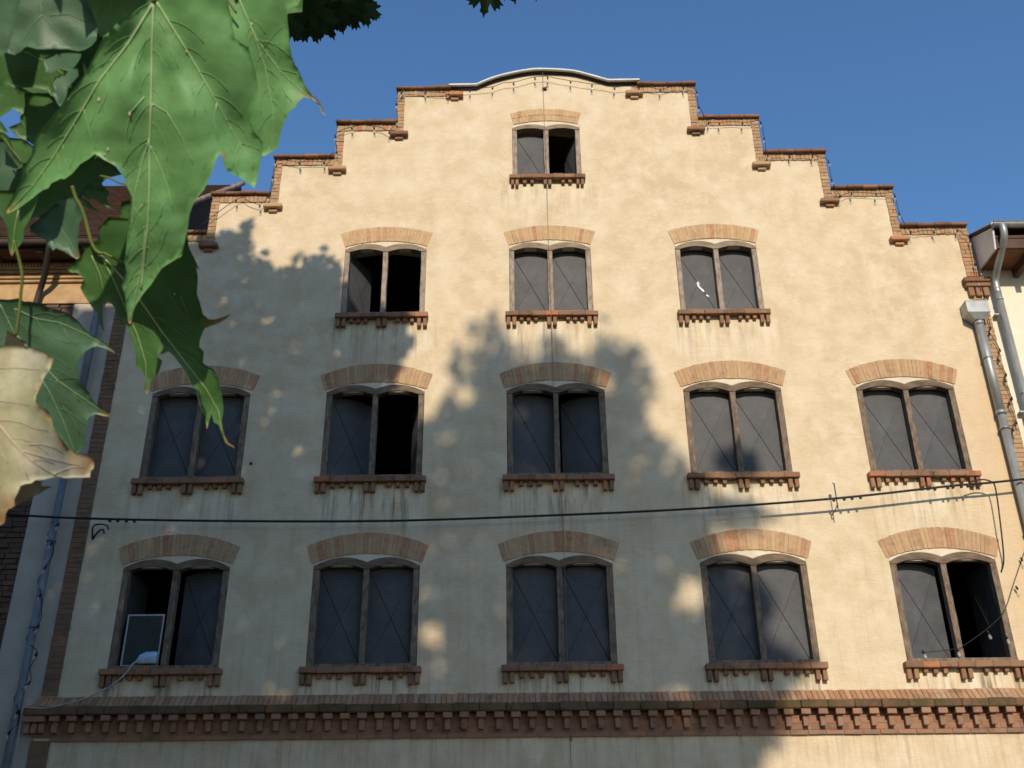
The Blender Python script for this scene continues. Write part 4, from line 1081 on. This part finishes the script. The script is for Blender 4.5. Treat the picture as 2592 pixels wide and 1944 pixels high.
# C: leaf hanging below, seen edge on
C_poly = q4([(560, 60), (600, 95), (560, 140), (510, 180), (468, 232), (500, 250), (540, 248), (585, 285), (575, 320), (562, 355), (590, 410), (620, 455), (650, 500), (682, 530), (690, 580), (705, 625), (735, 668), (718, 600), (715, 530), (720, 470), (760, 458), (800, 480), (822, 540), (838, 592), (885, 600), (900, 670), (930, 740), (950, 810), (952, 900), (985, 935), (1018, 985), (1012, 1060), (1028, 1105), (1045, 1060), (1062, 1005), (1110, 950), (1137, 868), (1115, 850), (1095, 835), (1180, 800), (1215, 830), (1260, 890), (1310, 960), (1352, 1055), (1395, 1075), (1412, 1160), (1440, 1230), (1436, 1285), (1448, 1345), (1465, 1285), (1480, 1235), (1498, 1300), (1530, 1312), (1550, 1370), (1580, 1440), (1640, 1478), (1640, 1464), (1600, 1440), (1570, 1380), (1552, 1290), (1566, 1200), (1556, 1110), (1525, 990), (1495, 925), (1450, 905), (1420, 880), (1426, 800), (1395, 770), (1400, 710), (1432, 640), (1470, 625), (1530, 605), (1580, 575), (1615, 540), (1560, 560), (1500, 578), (1460, 575), (1420, 540), (1400, 460), (1378, 400), (1385, 280), (1375, 210), (1400, 235), (1365, 160), (1325, 80), (1310, -20), (1000, -120), (760, -140), (690, -60), (680, 40)])
C_poly2 = C_poly
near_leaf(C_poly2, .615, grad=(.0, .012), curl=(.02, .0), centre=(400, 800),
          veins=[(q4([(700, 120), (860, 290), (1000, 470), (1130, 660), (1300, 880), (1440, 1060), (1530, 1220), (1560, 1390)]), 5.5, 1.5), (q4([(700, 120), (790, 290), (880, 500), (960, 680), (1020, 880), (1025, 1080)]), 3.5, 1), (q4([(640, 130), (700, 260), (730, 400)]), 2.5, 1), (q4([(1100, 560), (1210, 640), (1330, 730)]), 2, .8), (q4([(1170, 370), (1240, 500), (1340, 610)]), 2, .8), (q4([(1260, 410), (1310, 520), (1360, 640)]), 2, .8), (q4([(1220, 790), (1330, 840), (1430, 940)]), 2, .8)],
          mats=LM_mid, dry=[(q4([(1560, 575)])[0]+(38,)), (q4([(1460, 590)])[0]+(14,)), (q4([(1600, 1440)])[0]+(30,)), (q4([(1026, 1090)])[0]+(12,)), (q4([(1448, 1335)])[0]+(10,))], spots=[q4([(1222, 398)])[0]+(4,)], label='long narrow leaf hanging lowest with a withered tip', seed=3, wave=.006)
# D: left leaf with brown points
near_leaf(q4([(-60, 430), (60, 438), (130, 428), (170, 452), (205, 450), (250, 458), (300, 470), (330, 492), (390, 505), (470, 530), (540, 580), (590, 640), (650, 690), (720, 730), (770, 770), (812, 818), (745, 782), (680, 765), (640, 775), (600, 800), (560, 845), (540, 900), (555, 950), (550, 1000), (560, 1030), (600, 1060), (625, 1090), (645, 1135), (690, 1190), (730, 1225), (795, 1258), (735, 1255), (665, 1238), (622, 1262), (612, 1310), (598, 1350), (598, 1420), (602, 1450), (560, 1500), (535, 1535), (480, 1500), (430, 1430), (300, 1300), (100, 1100), (-60, 1000)]), .595, grad=(.0, .008), curl=(.014, .004), centre=(120, 900),
          veins=[(q4([(0, 470), (60, 590), (110, 690)]), 3, 2), (q4([(120, 690), (250, 840), (400, 1000), (540, 1100), (700, 1210), (780, 1250)]), 3.5, 1), (q4([(120, 690), (230, 900), (350, 1090), (440, 1280), (530, 1520)]), 4, 1.2), (q4([(100, 500), (250, 570), (420, 600), (580, 670), (760, 770)]), 3, 1), (q4([(430, 1020), (480, 1060)]), 1.5, .8), (q4([(440, 1180), (520, 1290), (560, 1390)]), 1.8, .8), (q4([(450, 640), (480, 720), (530, 760)]), 1.5, .7)],
          mats=LM_blue, dry=[(q4([(800, 808)])[0]+(16,)), (q4([(765, 1248)])[0]+(22,))], label='dark glossy leaf with two brown tipped points', seed=4, wave=.006)
# E: curled pale leaf
E_poly = q4([(-60, 760), (40, 760), (110, 765), (200, 765), (280, 790), (340, 820), (377, 852), (352, 920), (310, 980), (282, 1050), (252, 1110), (250, 1160), (290, 1190), (340, 1220), (365, 1280), (370, 1320), (420, 1400), (480, 1480), (540, 1535)])+t5([(740, 600), (800, 620), (880, 615), (930, 625), (965, 665), (990, 720), (985, 770), (950, 800), (945, 862), (860, 866), (780, 866), (700, 872), (650, 870), (560, 862), (480, 882), (420, 890), (370, 892), (330, 925), (260, 935), (215, 955), (190, 1020), (150, 1095), (155, 1165), (95, 1185), (62, 1240), (55, 1300), (45, 1345), (0, 1370), (-90, 1380)])
near_leaf(E_poly, .51, grad=(.012, .0), curl=(.05, .006), centre=(40, 1100),
          veins=[(t5([(0, 320), (100, 450), (220, 590), (330, 690), (450, 770), (560, 835), (660, 870)]), 4, 1.2), (t5([(-30, 270), (100, 265), (230, 290), (340, 345), (500, 380)]), 2.5, 1), (t5([(250, 590), (480, 660), (680, 700), (830, 740)]), 2.8, 1), (t5([(300, 520), (420, 515), (560, 550), (660, 600)]), 2.2, .8), (t5([(0, 65), (150, 75), (300, 110)]), 2.2, .8), (q4([(0, 920), (120, 915), (270, 930)]), 2.2, .8), (t5([(230, 690), (240, 760), (290, 850)]), 1.8, .7)],
          mats=LM_pale, dry=[(t5([(930, 700)])[0]+(44,)), (t5([(780, 620)])[0]+(24,)), (t5([(120, 1150)])[0]+(30,)), (t5([(30, 1330)])[0]+(40,)), (q4([(372, 850)])[0]+(14,)), (q4([(285, 1060)])[0]+(16,)), (q4([(350, 1240)])[0]+(20,)), (q4([(450, 1440)])[0]+(22,))], label='curled pale leaf showing its dry underside', seed=5, wave=.008, crease=-.004, foldx=lambda u, v: .17*min(max(u, -.4), .33)**2-.015*v)
near_leaf(t5([(-60, 900), (330, 890), (450, 905), (430, 930), (440, 955), (555, 958), (470, 1000), (400, 1045), (300, 1080), (210, 1140), (150, 1175), (-60, 1250)]), .535, veins=[], mats=LM_pale, dry=[(t5([(500, 965)])[0]+(22,)), (t5([(200, 1130)])[0]+(30,))], seed=6, wave=.004)
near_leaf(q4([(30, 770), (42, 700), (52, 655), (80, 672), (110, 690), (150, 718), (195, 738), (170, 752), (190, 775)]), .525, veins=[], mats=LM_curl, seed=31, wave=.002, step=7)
# F: top-left bluish leaf, G and others behind it
near_leaf(t1([(-60, -80), (1180, -80), (1205, 0), (1260, 120), (1295, 190), (1340, 300), (1372, 400), (1350, 560), (1285, 640), (1180, 700), (1100, 718), (950, 690), (840, 690), (760, 680), (640, 690), (520, 690), (440, 668), (370, 650), (330, 680), (290, 720), (200, 772), (100, 740), (0, 640), (-60, 620)]), .60, grad=(.005, -.01), curl=(.008, .0), centre=(110, 60), veins=[(t1([(600, 200), (430, 370), (330, 540), (230, 740)]), 2.5, 1), (t1([(600, 190), (570, 60), (590, -40)]), 2.5, 2), (t1([(600, 200), (720, 360), (900, 560), (1050, 690)]), 2, .8), (t1([(700, 220), (960, 200), (1240, 320)]), 2, .8)], mats=LM_blue, label='bluish green leaf filling the top left corner', seed=7, wave=.007)
near_leaf(t1([(1180, -80), (2100, -80), (2050, 60), (1800, 250), (1560, 420), (1420, 520), (1340, 420), (1300, 220), (1220, 60)]), .625, veins=[(t1([(1545, -60), (1550, 160), (1530, 350)]), 3, 1.5), (t1([(1400, -40), (1390, 200)]), 2, 1)], mats=LM_bright, seed=8, wave=.006)
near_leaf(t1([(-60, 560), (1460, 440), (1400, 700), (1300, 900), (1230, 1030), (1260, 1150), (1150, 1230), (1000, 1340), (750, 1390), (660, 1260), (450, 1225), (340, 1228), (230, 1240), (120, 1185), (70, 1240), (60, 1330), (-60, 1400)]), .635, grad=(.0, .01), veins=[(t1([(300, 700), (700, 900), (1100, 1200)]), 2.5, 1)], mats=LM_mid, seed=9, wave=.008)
near_leaf(t1([(590, 850), (640, 800), (760, 760), (870, 730), (970, 722), (1080, 735), (1145, 760), (1120, 820), (1080, 890), (1020, 960), (1090, 960), (1100, 1060), (1040, 1130), (960, 1210), (945, 1280), (930, 1350), (890, 1430), (845, 1500), (800, 1440), (750, 1350), (700, 1300), (770, 1280), (740, 1180), (760, 1090), (870, 1040), (960, 1000), (840, 960), (720, 1020), (640, 1010)]), .60, grad=(.0, -.012), veins=[], mats=LM_blue, seed=10, wave=.012, label='small curled leaf lit on its folded edge', step=8)
near_leaf(t3([(340, -80), (900, -80), (1250, 100), (1100, 400), (700, 900), (470, 905), (440, 800), (470, 650), (400, 600), (250, 540), (175, 470), (120, 400), (170, 380), (290, 330), (280, 250), (330, 200), (350, 90)]), .64, veins=[(t3([(300, 300), (400, 490)]), 2, 1)], mats=LM_mid, seed=11, wave=.006)
near_leaf(t3([(-60, 250), (20, 330), (120, 470), (60, 480), (-60, 450)]), .62, veins=[], mats=LM_mid, seed=12, wave=.004, step=8)
near_leaf(t3([(-60, 560), (60, 570), (150, 700), (200, 800), (300, 890), (320, 960), (230, 990), (225, 1060), (170, 1150), (130, 1260), (60, 1390), (0, 1340), (-60, 1300)]), .63, grad=(.0, .01), veins=[(t3([(60, 575), (190, 740), (310, 890)]), 2.5, 1.5)], mats=LM_blue, seed=13, wave=.006)
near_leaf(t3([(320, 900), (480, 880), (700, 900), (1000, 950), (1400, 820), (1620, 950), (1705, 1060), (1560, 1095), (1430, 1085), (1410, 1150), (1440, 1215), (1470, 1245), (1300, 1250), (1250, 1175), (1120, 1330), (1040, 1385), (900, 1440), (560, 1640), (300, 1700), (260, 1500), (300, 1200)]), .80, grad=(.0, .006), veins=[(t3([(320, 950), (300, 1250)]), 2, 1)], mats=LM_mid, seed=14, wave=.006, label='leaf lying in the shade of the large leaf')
near_leaf(t4([(385, 430), (430, 390), (480, 350), (600, 260), (760, 100), (900, 0), (1020, -30), (1065, 20), (1095, 120), (1135, 180), (1155, 265), (1150, 300), (1118, 340), (1110, 400), (1098, 550), (1092, 690), (1112, 800), (1165, 915), (1080, 870), (960, 795), (900, 755), (830, 728), (785, 705), (745, 745), (700, 690), (640, 600), (560, 535), (450, 490), (405, 460)]), .625, grad=(.0, -.012), veins=[(t4([(720, 240), (860, 440), (990, 640), (1130, 880)]), 2.2, 1), (t4([(770, 340), (730, 480), (760, 660)]), 2, .8)], mats=LM_blue, dry=[(t4([(1130, 880)])[0]+(16,))], label='pale bluish leaf with dark specks', seed=15, wave=.004)
near_leaf(t4([(-60, -100), (560, -100), (520, 60), (440, 260), (330, 450), (332, 560), (300, 640), (260, 690), (215, 740), (168, 822), (130, 745), (108, 600), (98, 450), (60, 340), (18, 260), (-60, 180)]), .61, grad=(.0, .006), veins=[(t4([(260, 180), (210, 400), (180, 640), (168, 800)]), 2.5, 1)], mats=LM_mid, dry=[(t4([(160, 800)])[0]+(14,))], seed=16, wave=.005)
near_leaf(t3([(1130, 1330), (1200, 1230), (1255, 1170), (1290, 1240), (1360, 1250), (1470, 1245), (1505, 1290), (1530, 1320), (1490, 1390), (1520, 1460), (1545, 1540), (1430, 1480), (1310, 1385), (1260, 1415), (1190, 1390)]), .66, veins=[(t3([(1180, 1290), (1300, 1370), (1450, 1460)]), 1.6, .8)], mats=LM_mid, seed=17, wave=.003, step=9)
near_leaf(t3([(1110, 1370), (1170, 1400), (1230, 1430), (1300, 1510), (1395, 1585), (1260, 1545), (1165, 1490)]), .66, veins=[], mats=LM_mid, seed=18, wave=.003, step=8)
near_leaf(t4([(1350, 640), (1375, 580), (1440, 530), (1515, 495), (1520, 400), (1600, 330), (1680, 260), (1700, 60), (1960, 0), (2000, 500), (1900, 900), (1700, 1000), (1480, 820)]), .64, veins=[(t4([(1460, 770), (1620, 500), (1700, 250)]), 2, .8)], mats=LM_mid, seed=19, wave=.004)
near_leaf([(-60, 190), (40, 215), (110, 250), (170, 240), (235, 255), (260, 300), (225, 380), (150, 400), (95, 360), (60, 345), (62, 300), (35, 275), (-5, 300), (-60, 330)], .82, grad=(.0, .01), veins=[], mats=LM_mid, seed=21, wave=.006)
near_leaf([(-60, 330), (0, 330), (22, 345), (35, 380), (55, 420), (70, 470), (40, 520), (-60, 560)], .81, veins=[], mats=LM_mid, seed=22, wave=.005)
near_leaf([(60, 420), (90, 395), (140, 405), (240, 380), (300, 410), (285, 440), (250, 470), (205, 500), (110, 560), (70, 520)], .83, veins=[], mats=LM_mid, seed=23, wave=.005)
near_leaf([(200, 60), (260, 50), (420, -60), (640, -60), (640, 120), (600, 300), (640, 380), (600, 400), (400, 330), (250, 200)], .80, veins=[], mats=LM_mid, seed=24, wave=.006)
near_leaf([(520, -60), (770, -60), (765, 30), (730, 34), (700, 60), (620, 90), (560, 60)], .78, veins=[], mats=LM_mid, seed=25, wave=.006)
near_leaf([(-60, -60), (60, -60), (45, 30), (20, 130), (-60, 180)], .56, veins=[], mats=LM_blue, seed=26, wave=.006)
near_leaf([(-60, 190), (150, 200), (140, 270), (75, 282), (25, 268), (-5, 295), (-8, 345), (60, 352), (105, 385), (90, 430), (-60, 490)], .87, veins=[], mats=LM_mid, seed=27, wave=.006)
# unseen leaves added above the view to shade the leaves behind
for k in range(16):
    P = at(-330+k*62+random.uniform(-30, 30), random.uniform(-480, -330), random.uniform(.59, .65)); bm = B()
    add_leaf(bm, P, CR*random.choice((-1, 1))+CU*random.uniform(0, .2), (S+rv()*.15).normalized(), random.uniform(.095, .115), FULL, .15)
    build('leaf', bm, LM_mid, bough)
# petioles and the twig they hang from
def petiole(pts, dep, r):
    bm = B(); P = [at(x, y, dep) for x, y in pts]; tube(bm, smoothline(P, 5), r, 7); build('leaf_stalk', bm, m_stem, bough)
petiole(t4([(1010, -160), (1060, 0), (1140, 150), (1195, 310), (1245, 510), (1290, 650), (1355, 755), (1450, 790)]), .612, .0011)
petiole(t4([(190, 600), (240, 770), (285, 950), (312, 1120), (295, 1300), (280, 1480), (262, 1660)])+q4([(110, 690)]), .585, .0009)
petiole(t4([(1440, 770), (1560, 830), (1740, 920)]), .61, .0007)
petiole(t3([(1400, 1080), (1540, 1110), (1680, 1180), (1760, 1200), (1810, 1290)]), .60, .0006)
petiole(t3([(60, 560), (180, 730), (310, 890)]), .62, .0005)
petiole(q9([(955, 15), (970, -80), (930, -220)]), .55, .0013); petiole(q9([(1470, -10), (1440, -120), (1380, -240)]), .585, .0011)
petiole(q9([(1370, -60), (1420, 10), (1470, 80)]), .58, .0007)
bm = B(); tube(bm, smoothline([at(40, -140, .60), at(380, -220, .58), at(620, -260, .60), Vector((-.6, -15.0, 2.9)), Vector((-1.6, -15.8, 3.9)), Vector((-3.0, -16.3, 5.0)), Vector((-4.0, -16.5, 5.45))], 6), [.0025]*12+[.006]*7+[.012]*6+[.02]*12, 7)
build('twig', bm, m_twig, bough)
